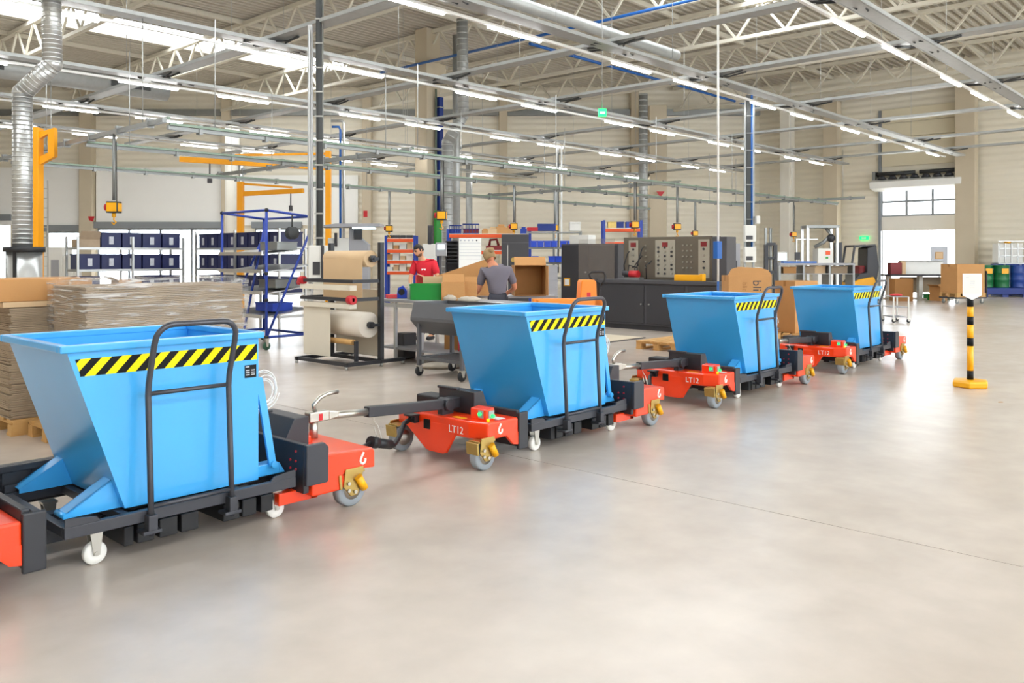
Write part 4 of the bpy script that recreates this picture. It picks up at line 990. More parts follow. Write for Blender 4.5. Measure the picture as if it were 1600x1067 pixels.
MB().tube((-.02, -.02, 1), (-.02, -.02, LZ), .03, 6).build('cable_bundle', 'cable_dark', t)
t = thing('air_drop_pipe', 'thin white vertical air pipe ending in a blue box at the test bench', 'pipe', gp(1122, 16.6))
MB().tube((0, 0, 1.1), (0, 0, 9.3), .022, 8).build('pipe', 'white_paint', t); MB().box(-.09, .09, -.04, .06, zz(404, 16.6), zz(377, 16.6)).build('blue_box', 'pipe_blue', t, .01)
MB().tube((0, 0, 0), (0, 0, 1.1), .022, 8).build('lower_pipe', 'pipe_blue', t)
t = thing('pipe_frame', 'grey pipe frame standing behind the silver cable post', 'pipe', gp(534, 24), FRZ)
MB().path([(-.3, 0, 5.45), (.02, 0, 5.45), (.06, 0, 5.4), (.06, 0, 0)], .04, 8).build('outer_pipe', 'steel', t); MB().path([(-.3, .1, 5.3), (-.1, .1, 5.3), (-.06, .1, 5.2), (-.06, .1, 0)], .035, 8).build('inner_pipe', 'pipe_blue', t)
def duct(name, label, pts, r, loc, rz, m='galv', rib=.05):
    t = thing(name, label, 'duct', loc, rz)
    for i in range(len(pts) - 1):
        a, b_ = Vector(pts[i]), Vector(pts[i + 1]); L = (b_ - a).length; d = (b_ - a).normalized()
        seg = MB().tube(a, b_, r, 20)
        if rib:
            k = 0.0
            while k < L: c = a + d * k; seg.tube(c, c + d * rib * .25, r * 1.035, 20); k += rib
        seg.build('duct_section', m, t)
        if i: MB().ball(a, r * 1.03, n=20, m=12).build('elbow', m, t)
    return t
f = Fr(38, 13)
D = 13.0
def L3(px, py): return ((px - 38) / FPX * D, 0, zz(py, D))
t = duct('ventilation_duct', 'large ribbed silver ventilation duct with two elbows', [(-.03, 0, 1.72), L3(35, 145), L3(82, 100), L3(79, -60)], .14, f.loc(), FRZ, 'steel', .07)
MB().lathe([(.25, .5), (.25, 1.68), (.24, 1.68), (.24, .5)], n=28).build('duct_hood', 'steel', t)
MB().lathe([(.05, 1.66), (.29, 1.66), (.29, 1.74), (.05, 1.74)], n=28).build('collar', 'black_rubber', t)
MB().box(-.02, .02, -.27, -.25, .5, 1.66).build('seam_strip', 'black_rubber', t)
MB().lathe([(.1, .0), (.25, .0), (.25, .5), (.1, .5)], n=28).build('duct_base', 'steel_dull', t)
f = Fr(712, 29); D = 29.0
def L4(px, py): return ((px - 712) / FPX * D, 0, zz(py, D))
duct('ventilation_duct', 'silver duct with an elbow beside the thick beige column', [(L4(699, 400)[0], 0, 0), L4(699, 222), L4(724, 180), L4(722, 30)], .19, f.loc(), FRZ, 'galv', .2)
MBt = thing('ventilation_duct', 'straight silver duct rising beside the elbowed duct', 'duct', gp(713, 30.5), FRZ)
MB().tube((0, 0, 0), (0, 0, 9.6), .14, 16).build('duct_section', 'galv', MBt)
f = Fr(1005, 37.5); duct('ventilation_duct', 'twin vertical silver duct at the back wall column', [(0, 0, 0), (0, 0, 8.8)], .2, f.loc(), FRZ, 'galv', .25)
t = thing('ventilation_duct', 'slim silver duct in front of the back wall', 'duct', gp(733, 40), FRZ); MB().tube((0, 0, 0), (0, 0, 6.2), .16, 14).build('duct_section', 'galv', t)
t = thing('ventilation_duct', 'wide pale duct behind the yellow jib cranes', 'duct', gp(363, 36), FRZ); MB().tube((0, 0, 0), (0, 0, 7.2), .3, 16).build('duct_section', 'column_white', t); MB().tube((.4, 0, 0), (.4, 0, 6.2), .1, 10).build('side_pipe', 'steel', t)
# roof level round ducts
t = thing('roof_duct', 'long round silver duct under the roof at the upper middle', 'duct', (0, 13.2, 7.5)); MB().tube((11, 0, 0), (21.5, 0, 0), .15, 18).build('duct_section', 'galv', t)
for x in range(12, 21, 3): MB().box(x - .02, x + .02, -.17, .17, .14, .18).build('hanger', 'steel_dull', t)
t = thing('roof_duct', 'round silver duct with slots at the upper left', 'duct', (0, 24.6, 6.5)); MB().tube((2, 0, 0), (11.5, 0, 0), .28, 18).build('duct_section', 'galv', t)
for x in (6, 9.8): MB().box(x, x + 1.1, -.3, -.2, -.1, .06).build('slot_grille', 'cable_dark', t)
# ladder by the duct
t = thing('wall_ladder', 'narrow steel ladder beside the yellow crane column', 'ladder', gp(68, 20), FRZ)
for x in (-.06, .1): MB().box(x - .012, x + .012, -.012, .012, 0, 3.4).build('rail', 'steel', t)
for k in range(14): MB().box(-.06, .1, -.01, .01, .2 + .23 * k, .22 + .23 * k).build('rung', 'steel', t)
# jib cranes
def jib(label, px, d, top, arm_px=None, arm_py=None, tie_py=None, w=.2, knee=False):
    f = Fr(px, d); t = thing('jib_crane', label, 'crane', f.loc(), FRZ, 'yellow jib cranes')
    zt = f.z(top); MB().box(-w / 2, w / 2, -w / 2, w / 2, 0, zt).build('column', 'crane_yellow', t, .01)
    if arm_px is not None:
        xa = f.x(arm_px); za, zb = f.z(arm_py[0]), f.z(arm_py[1])
        MB().bar((0, 0, za), (xa, -.3, zb), .12, .14).build('arm', 'crane_yellow', t, .006)
        MB().bar((0, 0, f.z(tie_py)), (xa * .82, -.25, zb + .1), .05, .06).build('tie_bar', 'crane_yellow', t)
        MB().tube((xa * .8, -.25, zb), (xa * .8, -.25, zb - .5), .02, 6).box(xa * .8 - .05, xa * .8 + .05, -.3, -.2, zb - .62, zb - .45).build('trolley', 'cab_grey', t)
    if knee:
        MB().box(.26, .38, -.06, .06, zt - .55, zt - .05).prism([(.1, zt - .08), (.1, zt - .2), (.38, zt - .05), (.38, zt)], 'y', -.05, .05).prism([(.1, zt - .7), (.1, zt - .55), (.38, zt - .42), (.38, zt - .55)], 'y', -.05, .05).build('pivot_bracket', 'crane_yellow', t)
    return t
jib('yellow crane column with a pivot bracket beside the ribbed duct', 56, 16, 200, knee=True)
jib('yellow jib crane with a long arm behind the silver post', 513, 22.5, 236, 288, (262, 251), 240, .14)
jib('small yellow jib crane behind the blue tube rack', 376, 26, 284, 478, (303, 299), 287, .18)
# electric hoists on their rods
def hoist(label, px, ax, v, zb=2.35):
    t = thing('chain_hoist', label, 'hoist', onY(px, v) if ax == 'y' else onX(px, v), FRZ, 'yellow chain hoists')
    MB().tube((0, 0, zb + .22), (0, 0, RZ + (.02 if ax == 'y' else .12)), .03, 8).build('lift_tube', 'steel_dull', t)
    MB().tube((.05, 0, zb + .2), (.04, 0, RZ), .008, 5).build('cable', 'black_rubber', t)
    b = MB().box(-.1, .1, -.09, .09, zb, zb + .2).build('housing', 'black_metal', t, .012)
    MB().box(-.085, .085, -.1, -.09, zb + .025, zb + .175).build('cover', 'yellow', b); MB().box(.1, .108, -.07, .07, zb + .03, zb + .17).build('cover', 'yellow', b)
    MB().tube((-.1, 0, zb + .1), (-.15, 0, zb + .1), .06, 12).build('red_cap', 'red', b)
    MB().tube((0, 0, zb), (0, 0, zb - .07), .035, 8).path([(0, 0, zb - .07), (.0, 0, zb - .12), (.035, 0, zb - .16), (0, 0, zb - .2), (-.04, 0, zb - .16)], .013, 6).build('hook', 'yellow', t)
for lab, px, ax, d in (('yellow hoist over the navy crates', 178, 'x', 6.1), ('yellow hoist before the orange rack', 608, 'y', 20.4), ('yellow hoist with red cap above the man', 690, 'y', 13.0), ('yellow hoist above the woman in grey', 803, 'y', 16.3),
                   ('yellow hoist over the shelf of cobalt bins', 867, 'y', 16.3), ('yellow hoist over the acrylic screen of the bench', 992, 'y', 13.0), ('yellow hoist over the middle of the test bench', 1058, 'y', 13.0), ('yellow hoist far behind the test bench end', 1086, 'y', 16.3), ('yellow hoist beside the pale corner column', 1240, 'x', 31.8)):
    hoist(lab, px, ax, d)
# exit signs
t = thing('exit_sign', 'green lit exit sign hanging in the middle of the hall', 'sign', gp(941, 18, zz(182, 18)), FRZ); MB().box(-.085, .085, -.04, .04, 0, .16).build('body', 'exit_green', t); MB().box(-.055, .055, -.045, -.04, .05, .1).build('pictogram', 'white_paint', t); MB().tube((0, 0, .16), (0, 0, ROOF + .1 - zz(182, 18)), .008, 5).build('rod', 'steel', t)
t = thing('exit_sign', 'green exit sign on the wall beside the sectional door', 'sign', (DOORX - .06, dY(1351), zz(374, 39)), 0); MB().box(-.04, .04, -.2, .2, 0, .15).build('body', 'exit_green', t); MB().box(-.045, -.04, -.1, .1, .03, .11).build('pictogram', 'white_paint', t)
MBd = MB().box(-.03, .0, dY(1369), dY(1352), 0, 2.1); o = struct(MBd.build('door_2', 'cab_grey', None, .01, loc=(DOORX - .005, 0, 0)))
tag(MB().prism([(-.2, .12), (.2, .12), (0, -.16)], 'y', -.02, 0).build('red_sign', 'red', None, loc=gp(1032, 41, zz(303, 41)), rz=FRZ), 'small red sign on the beige column', 'sign')
tag(MB().prism([(-.16, .13), (.16, .13), (.06, -.13), (-.12, -.06)], 'y', -.02, 0).build('red_sign', 'red', None, loc=gp(143, 42.1, zz(342, 42)), rz=FRZ), 'small red sign on the column behind the yellow hoist', 'sign')
tag(MB().box(-.1, .1, -.02, 0, -.16, .16).build('red_sign', 'red', None, loc=gp(571, 42.1, zz(334, 42)), rz=FRZ), 'small red sign beside the sheet metal machine', 'sign')
# ------------------------------------------------------------------ machines and storage further back
# test bench
t = thing('test_bench', 'long dark grey test bench with instrument panel and three doors', 'bench', (15.3, 8.45, 0))
MB().box(0.02, .78, 0.02, 2.93, .1, 1.0).build('cabinet', 'cab_grey', t, .01); MB().box(.06, .74, .05, 2.9, 0, .1).build('plinth', 'cab_dark', t)
MB().box(-.03, .82, -.02, 2.97, 1.0, 1.08).build('bench_top', 'cab_grey', t, .008)
for (a, b_, kn) in ((1.76, 2.9, 1.82), (.75, 1.7, 1.62), (.05, .68, .6)):
    d_ = MB().box(0, .02, a, b_, .14, .96).build('door', 'cab_dark', t, .006); MB().tube((0, kn, .56), (-.03, kn, .56), .018, 10).build('knob', 'steel', d_)
MB().box(.45, .8, .35, 2.6, 1.08, 2.02).build('instrument_housing', 'panel_brown', t, .01); MB().box(.4, .8, .0, .34, 1.08, 2.0).build('end_box', 'cab_grey', t, .01)
for (a, b_, nx, nz) in ((2.2, 2.45, 1, 5), (1.25, 1.75, 3, 7), (.42, .68, 1, 5)):
    pn = MB().box(.435, .45, a, b_, 1.14, 1.95).build('instrument_panel', 'panel_light', t)
    for i in range(nx):
        for j in range(nz):
            MB().tube((.435, a + (i + .5) * (b_ - a) / nx, 1.22 + j * .66 / nz), (.415, a + (i + .5) * (b_ - a) / nx, 1.22 + j * .66 / nz), .025, 8).build('dial', 'cab_dark' if (i + j) % 3 else 'zinc', pn)
    MB().box(.425, .435, (a + b_) / 2 - .07, (a + b_) / 2 + .07, 1.8, 1.9).build('readout', 'red_dark', pn)
for k in range(4):
    for j in range(5): MB().tube((.45, .85 + k * .1 if k < 3 else 2.0, 1.35 + .12 * j), (.42, .85 + k * .1 if k < 3 else 2.0, 1.35 + .12 * j), .018, 6).build('valve', 'zinc', t)
rnd = random.Random(11)
for k in range(5):
    y0 = 1.7 + rnd.random() * .8; y1 = y0 + (rnd.random() - .5) * .6
    MB().path([(.44, y0, 1.8 - .1 * k), (.3, y0 - .05, 1.75 - .1 * k), (.22, (y0 + y1) / 2, 1.4), (.25, y1, 1.1)], .014, 6).build('hose', 'black_rubber', t)
for (y, z) in ((.15, 1.85), (.15, 1.7), (.25, 1.85), (.25, 1.7)): MB().tube((.4, y, z), (.38, y, z), .025, 8).build('lamp_cap', 'white_paint', t)
tag(MB().box(-.06, .06, -.33, .33, 0, .13).box(-.07, .07, -.35, -.28, .0, .15).build('yellow_gauge_block', 'yellow', None, .01, loc=(15.4, 9.15, 1.081)), 'yellow bar-shaped device on the test bench top', 'device')
t = thing('pump_unit', 'small pump with red body and hoses on the test bench', 'pump', (15.5, 10.6, 1.081)); MB().box(-.1, .1, -.2, .2, 0, .05).build('base', 'steel_dull', t); MB().tube((0, -.12, .12), (0, .1, .12), .08, 12).build('motor', 'red', t); MB().tube((0, .1, .12), (0, .28, .14), .06, 10).build('pump_head', 'cab_dark', t)
tag(MB().box(-.01, .01, 0, 1.0, 0, .9).build('acrylic_screen', 'acrylic', None, loc=(15.32, 11.0, 1.085)), 'clear acrylic screen standing at the end of the test bench', 'screen')
# dark double-door cabinet
t = thing('tool_cabinet', 'dark grey double-door cabinet next to the test bench', 'cabinet', (16.5, 11.75, 0))
MB().box(.02, .5, 0, 1.75, .05, 1.9).build('body', 'cab_grey', t, .008); MB().box(.05, .47, .03, 1.72, 0, .05).build('plinth', 'cab_dark', t)
for (a, b_) in ((.02, .865), (.885, 1.73)): d_ = MB().box(0, .02, a, b_, .1, 1.86).build('door', 'cab_dark', t, .006); MB().tube((0, .8 if a < .5 else .95, 1.2), (-.03, .8 if a < .5 else .95, 1.2), .02, 8).build('knob', 'steel', d_)
MB().box(-.004, 0, 1.45, 1.65, .85, 1.05).build('yellow_label', 'yellow', t); MB().box(-.006, -.004, 1.48, 1.62, .87, 1.02).build('label_print', 'white_paint', t)
tag(MB().box(-.15, .15, -.3, .3, 0, .22).build('storage_box', 'machine_white', None, .01, loc=(16.75, 13.0, 1.902)), 'pale box on top of the double-door cabinet', 'box')
# tall dark machine
f = Fr(805, 21); t = thing('control_cabinet', 'tall dark control cabinet behind the open carton', 'cabinet', f.loc(), FRZ)
MB().box(-.34, .34, 0, .6, 0, f.z(366)).build('body', 'cab_grey', t, .01); MB().box(-.34, .34, -.012, 0, f.z(378), f.z(367)).build('top_panel', 'cab_dark', t)
MB().box(-.33, -.2, -.015, 0, .4, f.z(380)).box(-.17, .33, -.015, 0, .4, f.z(380)).build('front_panels', 'cab_dark', t); MB().box(-.195, -.175, -.02, 0, .6, f.z(383)).build('handle_strip', 'steel', t)
MB().tube((.25, -.015, f.z(407)), (.25, -.07, f.z(407)), .07, 12).build('dial', 'machine_white', t); MB().tube((-.05, -.015, f.z(406)), (-.05, -.04, f.z(406)), .06, 10).build('dial', 'zinc_gold', t)
# shelf with cobalt bins
f = Fr(866, 23); d = 23
sh = steel_shelf('steel shelf holding rows of cobalt blue bins', gp(824, d), FRZ, (908 - 824) / FPX * d, .4, [f.z(433), f.z(410), f.z(386)], f.z(362) + .02, 3, 'steel_dull')
MB().box(0, 1.47, .02, .38, f.z(364), f.z(362)).build('shelf_board', 'steel_dull', sh)
bl = []
for k, px in enumerate((834, 844.5, 855, 865.5, 880, 891, 901)): bl.append((gp(px, d + .1, f.z(386) + .002), FRZ, '%s cobalt bin in the upper row of the steel shelf' % posn[k]))
for k, px in enumerate((836, 862, 872)): bl.append((gp(px, d + .1, f.z(410) + .002), FRZ, '%s cobalt bin in the lower row of the steel shelf' % posn[k]))
put_crates(crate_proto('storage_bin', .165, .3, .17, 'bin_cobalt', 'bin_cobalt'), bl, 'bin', 'cobalt bins on the steel shelf')
for k, (px, w, h, m, lab) in enumerate(((832, .3, .1, 'red', 'red box on top of the cobalt bin shelf'), (854, .5, .2, 'deep_blue', 'dark blue chest on top of the cobalt bin shelf'), (898, .3, .25, 'machine_white', 'white box on top of the cobalt bin shelf'))):
    tag(MB().box(-w / 2, w / 2, -.15, .15, 0, h).box(-w / 2 - .01, w / 2 + .01, -.16, .16, h * .8, h * .85).build('storage_box', m, None, .008, loc=gp(px, d + .2, f.z(362) + .021), rz=FRZ), lab, 'box')
# grey tray stack
tr = []
for k in range(9): tr.append((gp(860, 17.4, .02 + k * .155), FRZ, '%s grey plastic tray up in the tall stack beside the carton' % (posn + ['ninth'])[k]))
tag(MB().box(-.2, .2, -.25, .25, 0, .019).build('tray_dolly', 'cab_dark', None, loc=gp(860, 17.4), rz=FRZ), 'dark base board under the grey tray stack', 'dolly')
put_crates(crate_proto('plastic_tray', .28, .36, .15, 'machine_grey', 'machine_grey'), tr, 'tray', 'stacked grey trays')
# rack with red beams behind
def beam_rack(label, px0, px1, d, levels, top, m_beam, m_post):
    f = Fr(px0, d); L = (px1 - px0) / FPX * d; t = thing('storage_rack', label, 'rack', f.loc(), FRZ)
    for x in (0, L):
        for y in (0, .6): MB().box(x - .04, x + .04, y - .04, y + .04, 0, f.z(top)).build('upright', m_post, t)
    for py in levels:
        z = f.z(py)
        for y in (0, .6): MB().box(.04, L - .04, y - .03, y + .03, z - .1, z).build('beam', m_beam, t)
        MB().box(.04, L - .04, -.03, .63, z, z + .02).build('deck', 'machine_white', t)
    return f, L
f, L = beam_rack('rack with orange beams and white goods behind the man', 603, 648, 27, [373, 390, 407, 424], 368, 'orange_rack', 'rack_blue')
for i, py in enumerate((373, 390, 407, 424)):
    for k in range(4):
        w = .16 + .05 * ((i + k) % 2); h = .12 + .06 * ((2 * i + k) % 3) if i else .1
        tag(MB().box(-w / 2, w / 2, -.12, .12, 0, h).box(-w / 2 - .004, w / 2 + .004, -.015, .015, h - .03, h + .003).build('goods_carton', ['kraft', 'paper_white', 'carton', 'machine_white'][(i + k) % 4] if i else 'cab_dark', None, loc=gp(609 + k * 10.5, 27.25, f.z(py) + .021), rz=FRZ),
            '%s %s on the %s level of the orange-beamed rack' % (posn[k], 'dark part' if not i else 'small carton', ['top', 'second', 'third', 'fourth'][i]), 'box', 'goods on the orange-beamed rack')
f, L = beam_rack('rack with red beams and baskets behind the control cabinet', 700, 828, 26, [366, 392], 358, 'orange_rack', 'rack_blue')
for k, (px, w, h, m, lab) in enumerate(((712, .36, .26, 'rack_blue', 'blue wire basket on the red-beamed rack'), (736, .5, .3, 'red_dark', 'dark red wire basket on the red-beamed rack'))):
    t = thing('wire_basket', lab, 'basket', gp(px, 26.3, f.z(366) + .021), FRZ)
    for z in (0.01, h / 2, h): MB().path([(-w / 2, -.15, z), (w / 2, -.15, z), (w / 2, .15, z), (-w / 2, .15, z)], .014, 5, True).build('wire_hoop', 'deep_blue', t)
    for j in range(6): MB().tube((-w / 2 + w * j / 5, -.15, 0), (-w / 2 + w * j / 5, -.15, h), .01, 5).build('wire', 'deep_blue', t)
    MB().box(-w / 2 + .02, w / 2 - .02, -.13, .13, .01, h * .45).build('contents', m, t)
for k, (px, w, h, m) in enumerate(((758, .2, .16, 'carton'), (770, .3, .2, 'kraft'), (783, .3, .28, 'carton'), (797, .3, .24, 'carton'), (818, .2, .2, 'rack_blue'))):
    tag(MB().box(-w / 2, w / 2, -.15, .15, 0, h * .8).box(-w * .3, w * .35, -.1, .1, h * .8, h * 1.05).build('goods_carton', m, None, .01, loc=gp(px, 26.3, f.z(366) + .021), rz=FRZ), '%s item right of the baskets on the red-beamed rack' % posn[k], 'box')
t = thing('red_machine_part', 'dark red machine part on the lower level of the red-beamed rack', 'machine part', gp(772, 26.2, f.z(392) + .021), FRZ)
MB().box(-.25, .25, -.15, .15, 0, .14).build('base', 'red_dark', t); MB().path([(-.15, 0, .14), (-.12, 0, .32), (.08, 0, .34), (.14, 0, .14)], .04, 8).build('bracket', 'red_dark', t)
# whiteboard, locker, control panel
f = Fr(735, 19.5); t = thing('whiteboard', 'white planning board with rows of cards behind the cardboard blank', 'board', f.loc(), FRZ)
MB().box(f.x(717), f.x(752), 0, .04, .6, f.z(372)).build('panel', 'white_paint', t, .005)
for k in range(6): MB().box(f.x(718), f.x(751), -.004, 0, f.z(380 + 5 * k), f.z(380 + 5 * k) + .008).build('ruled_line', 'label_grey', t)
for k in range(5): MB().tube((f.x(720 + 6.2 * k), -.0, f.z(375.5)), (f.x(720 + 6.2 * k), -.01, f.z(375.5)), .02, 8).build('magnet', 'cab_dark' if k == 4 else 'label_grey', t)
for x in (717, 752): MB().box(f.x(x) - .02, f.x(x) + .02, 0, .04, 0, .6).build('leg', 'alu', t)
f = Fr(706, 20.5); t = thing('document_rack', 'dark shelved document rack left of the white planning board', 'rack', f.loc(), FRZ)
MB().box(f.x(696), f.x(716), .2, .25, 0, f.z(377)).box(f.x(696), f.x(696) + .02, 0, .2, 0, f.z(377)).box(f.x(716) - .02, f.x(716), 0, .2, 0, f.z(377)).build('frame', 'cab_dark', t)
for k in range(7): MB().box(f.x(696) + .02, f.x(716) - .02, 0, .2, f.z(412) + k * .09, f.z(412) + k * .09 + .02).build('shelf_board', 'cab_dark', t)
f = Fr(688, 18.5); t = thing('operator_panel', 'grey operator panel with a lit screen beside the man', 'control panel', f.loc(), FRZ)
MB().box(f.x(681), f.x(698), -.1, .05, f.z(400), f.z(379)).build('housing', 'machine_grey', t, .01); MB().box(f.x(684), f.x(695), -.108, -.1, f.z(390), f.z(382)).build('screen', 'screen', t); MB().box(f.x(688) - .03, f.x(688) + .03, -.02, .02, 0, f.z(400)).build('stand', 'cab_grey', t)
MB().box(-.12, .12, -.14, .14, 0, .02).build('foot_plate', 'cab_grey', t)
f = Fr(670, 19); t = thing('machine_column', 'white machine with a dark column behind the man', 'machine', f.loc(), FRZ)
MB().box(f.x(660), f.x(680), 0, .4, 0, f.z(381)).build('body', 'machine_white', t, .01); MB().box(f.x(668), f.x(676), .05, .2, f.z(381), f.z(352)).build('column', 'cab_dark', t, .005); MB().box(f.x(669), f.x(674), .0, .05, f.z(382), f.z(364)).build('head', 'black_metal', t)
# sheet metal machine with flat hood near the post
f = Fr(555, 17.5); t = thing('lamp_machine', 'grey machine with a flat lit hood behind the paper rolls', 'machine', f.loc(), FRZ)
MB().prism([(f.x(505), f.z(353)), (f.x(530), f.z(350)), (f.x(597), f.z(350)), (f.x(597), f.z(354)), (f.x(505), f.z(356))], 'y', -.3, .3).build('hood', 'machine_grey', t); MB().box(f.x(553), f.x(585), -.2, .2, f.z(358), f.z(355.5)).build('hood_lamp', 'screen', t)
MB().prism([(f.x(545), 0), (f.x(545), f.z(356)), (f.x(556), f.z(356)), (f.x(558), f.z(368)), (f.x(575), f.z(382)), (f.x(575), 0)], 'y', .0, .3).build('frame', 'machine_grey', t, .01); MB().box(f.x(554), f.x(566), -.05, .02, f.z(374), f.z(358)).build('dark_head', 'black_metal', t)
MB().box(f.x(512), f.x(545), .0, .4, 0, f.z(372)).build('cabinet', 'machine_white', t, .01); MB().box(f.x(523), f.x(527), -.05, 0, f.z(385), f.z(364)).build('dark_strip', 'cab_dark', t)
t = thing('machine_block', 'white machine block behind the ribbed duct and glazed gate', 'machine', gp(92, 22), FRZ); MB().box(-.45, .1, 0, .5, 0, zz(386, 22)).box(.1, .35, 0, .5, 0, zz(400, 22)).build('body', 'machine_white', t, .02); MB().box(-.2, .0, -.02, 0, .8, 1.5).build('panel', 'machine_grey', t)
f, L = beam_rack('small rack with an orange beam above the double-door cabinet', 944, 1002, 29, [357, 378], 344, 'orange_rack', 'rack_blue')
for k, (px, w, m) in enumerate(((956, .3, 'zinc_gold'), (968, .26, 'deep_blue'), (984, .3, 'rack_blue'))):
    tag(MB().box(-w / 2, w / 2, -.15, .15, 0, .22).box(-w / 2 - .01, w / 2 + .01, -.16, .16, .19, .21).build('storage_box', m, None, .006, loc=gp(px, 29.3, f.z(357) + .021), rz=FRZ), ['olive box', 'dark blue box', 'bright blue box'][k] + ' on the small orange-beamed rack above the cabinet', 'box')
# orange pallet truck
f = Fr(916, 13.6); t = thing('pallet_truck', 'orange pallet truck with a black loop handle', 'pallet truck', f.loc(), FRZ + R(10))
MB().prism([(-.19, .2), (-.12, 1.18), (-.1, 1.22), (.1, 1.22), (.13, 1.18), (.17, .2)], 'y', -.15, .12).build('mast_cover', 'truck_orange', t, .015)
MB().box(-.03, .03, -.155, -.15, .95, 1.02).build('warning_label', 'red', t)
MB().box(-.9, .12, -.12, 0, .82, .92).box(-.9, .12, -.5, -.38, .82, .92).box(.0, .14, -.5, .0, .2, .92).build('fork', 'truck_orange', t, .01)
MB().tube((.17, .05, .4), (.24, .05, 1.15), .025, 8).path([(.24, .05, 1.15), (.1, .05, 1.24), (.06, .05, 1.3), (.1, .05, 1.34), (.3, .05, 1.34), (.34, .05, 1.28), (.32, .05, 1.2), (.24, .05, 1.1)], .018, 8).build('handle', 'black_rubber', t)
for x in (-.08, .1): MB().tube((x - .03, .05, .09), (x + .03, .05, .09), .09, 14).build('wheel', 'black_rubber', t)
MB().box(-.12, .15, -.1, .1, .1, .3).build('chassis', 'truck_orange', t, .01); MB().tube((-.8, -.06, .05), (-.8, -.44, .05), .05, 10).box(-.84, -.76, -.46, -.04, .08, .82).build('front_leg', 'truck_orange', t)
# floor plate and pallets
t = thing('floor_plate', 'pale floor plate with dark edges before the test bench', 'plate', (13.1, 9.75, 0)); MB().box(-.75, .75, -.55, .55, 0, .014).build('edge_frame', 'cab_dark', t); MB().box(-.72, .72, -.52, .52, .014, .022).build('plate', 'column_beige', t)
pallet(gp(1054, 14.7), R(0), 'wooden pallet on the floor beside the third blue bin')
pallet(gp(1246, 16.2), R(20), 'wooden pallet carrying the printed carton between third and last bin')
b = carton(gp(1244, 16.2, .146), R(-18), .62, .5, .98, 'tall brown printed carton on a pallet between the third and last bins', 'carton')
for (z, wd) in ((.62, 'brasmi'), (.3, '')):
    if wd: text(wd, .12, 'cab_dark', b, (-.05, -.252, z), (R(90), 0, 0), 'box_lettering')
MB().box(.02, .22, -.252, -.25, .28, .38).build('print_frame', 'cab_dark', b); MB().box(.04, .2, -.253, -.252, .3, .36).build('print_field', 'carton', b)
pallet(gp(1166, 15.6), R(0), 'wooden pallet under the big printed carton behind the third bin')
b = carton(gp(1166, 15.4, .146), FRZ, .78, .5, 1.1, 'big brown carton lettered sideways behind the third blue bin', 'carton', '')
text('bli', .22, 'cab_dark', b, (.12, -.252, .92), (R(90), R(90), 0), 'box_lettering'); text('blic', .12, 'carton_dark', b, (-.1, -.252, .9), (R(90), R(90), 0), 'box_lettering')
MB().prism([(-.4, 1.1), (-.33, 1.22), (-.2, 1.26), (.2, 1.24), (.33, 1.2), (.4, 1.1)], 'y', -.24, -.22).build('flap', 'carton', b)
# pale desk and masts behind third bin
f = Fr(1170, 23); t = thing('machine_block', 'pale machine casing below the socket boxes', 'machine', gp(1170, 23.2), FRZ); MB().box(f.x(1144), f.x(1192), 0, .5, 0, f.z(418)).build('body', 'machine_white', t, .02); MB().box(f.x(1140), f.x(1158), .1, .45, f.z(418), f.z(380)).build('tower', 'machine_grey', t, .01); MB().box(f.x(1147), f.x(1151), -.05, 0, f.z(420), f.z(407)).build('lever', 'black_metal', t)
f = Fr(1205, 24); t = thing('stacker_truck', 'black stacker mast behind the printed cartons', 'stacker', f.loc(), FRZ)
for x in (1198, 1212): MB().box(f.x(x) - .05, f.x(x) + .05, 0, .12, 0, f.z(382)).build('mast_rail', 'black_metal', t)
MB().tube((0, .05, .2), (0, .05, f.z(356)), .04, 8).box(f.x(1196), f.x(1199), .03, .1, f.z(382), f.z(356)).build('lift_chain', 'steel_dull', t); MB().box(f.x(1197), f.x(1213), -.05, .2, .1, .5).build('chassis', 'black_metal', t, .02)
for k in range(4): MB().box(f.x(1198), f.x(1212), 0, .06, .7 + .4 * k, .78 + .4 * k).build('cross_member', 'black_metal', t)
# machine line in the corner
f = Fr(1262, 26); t = thing('work_bench', 'long bench with crates along the corner machines', 'bench', f.loc(), FRZ)
MB().box(f.x(1212), f.x(1328), -.4, .3, f.z(414), f.z(411)).build('bench_top', 'machine_grey', t)
for px in (1213, 1250, 1290, 1327): MB().box(f.x(px) - .03, f.x(px) + .03, -.35, .25, 0, f.z(414)).build('leg', 'steel_dull', t)
MB().box(f.x(1212), f.x(1328), -.35, .25, f.z(428), f.z(427)).build('lower_board', 'machine_grey', t)
for k, (px, w, h, m) in enumerate(((1231, .4, .2, 'carton'), (1262, .35, .22, 'carton_grey'), (1278, .34, .24, 'kraft'), (1308, .5, .22, 'carton_grey'))):
    tag(MB().box(-w / 2, w / 2, -.18, .18, 0, h).box(-w / 2 - .01, w / 2 + .01, -.19, .19, h * .85, h).build('parts_box', m, None, .006, loc=gp(px, 26.0, f.z(427) + .002), rz=FRZ), '%s box on the lower board of the corner bench' % posn[k], 'box')
t = thing('monitor', 'pale monitor on the corner bench', 'monitor', gp(1222, 26, f.z(411) + .002), FRZ); MB().box(-.15, .15, -.03, .03, .06, .34).build('housing', 'machine_white', t, .01); MB().box(-.12, .12, -.034, -.03, .1, .3).build('screen', 'screen', t); MB().box(-.1, .1, -.08, .08, 0, .02).box(-.02, .02, -.02, .02, .02, .08).build('stand', 'machine_grey', t)
tag(MB().box(-.5, .5, -.15, .15, 0, .05).build('blue_tray', 'pipe_blue', None, loc=gp(1248, 25.8, f.z(411) + .002), rz=FRZ), 'flat blue tray on the corner bench', 'tray')
f = Fr(1285, 28); t = thing('portal_machine', 'steel portal machine with robot arm in the hall corner', 'machine', f.loc(), FRZ)
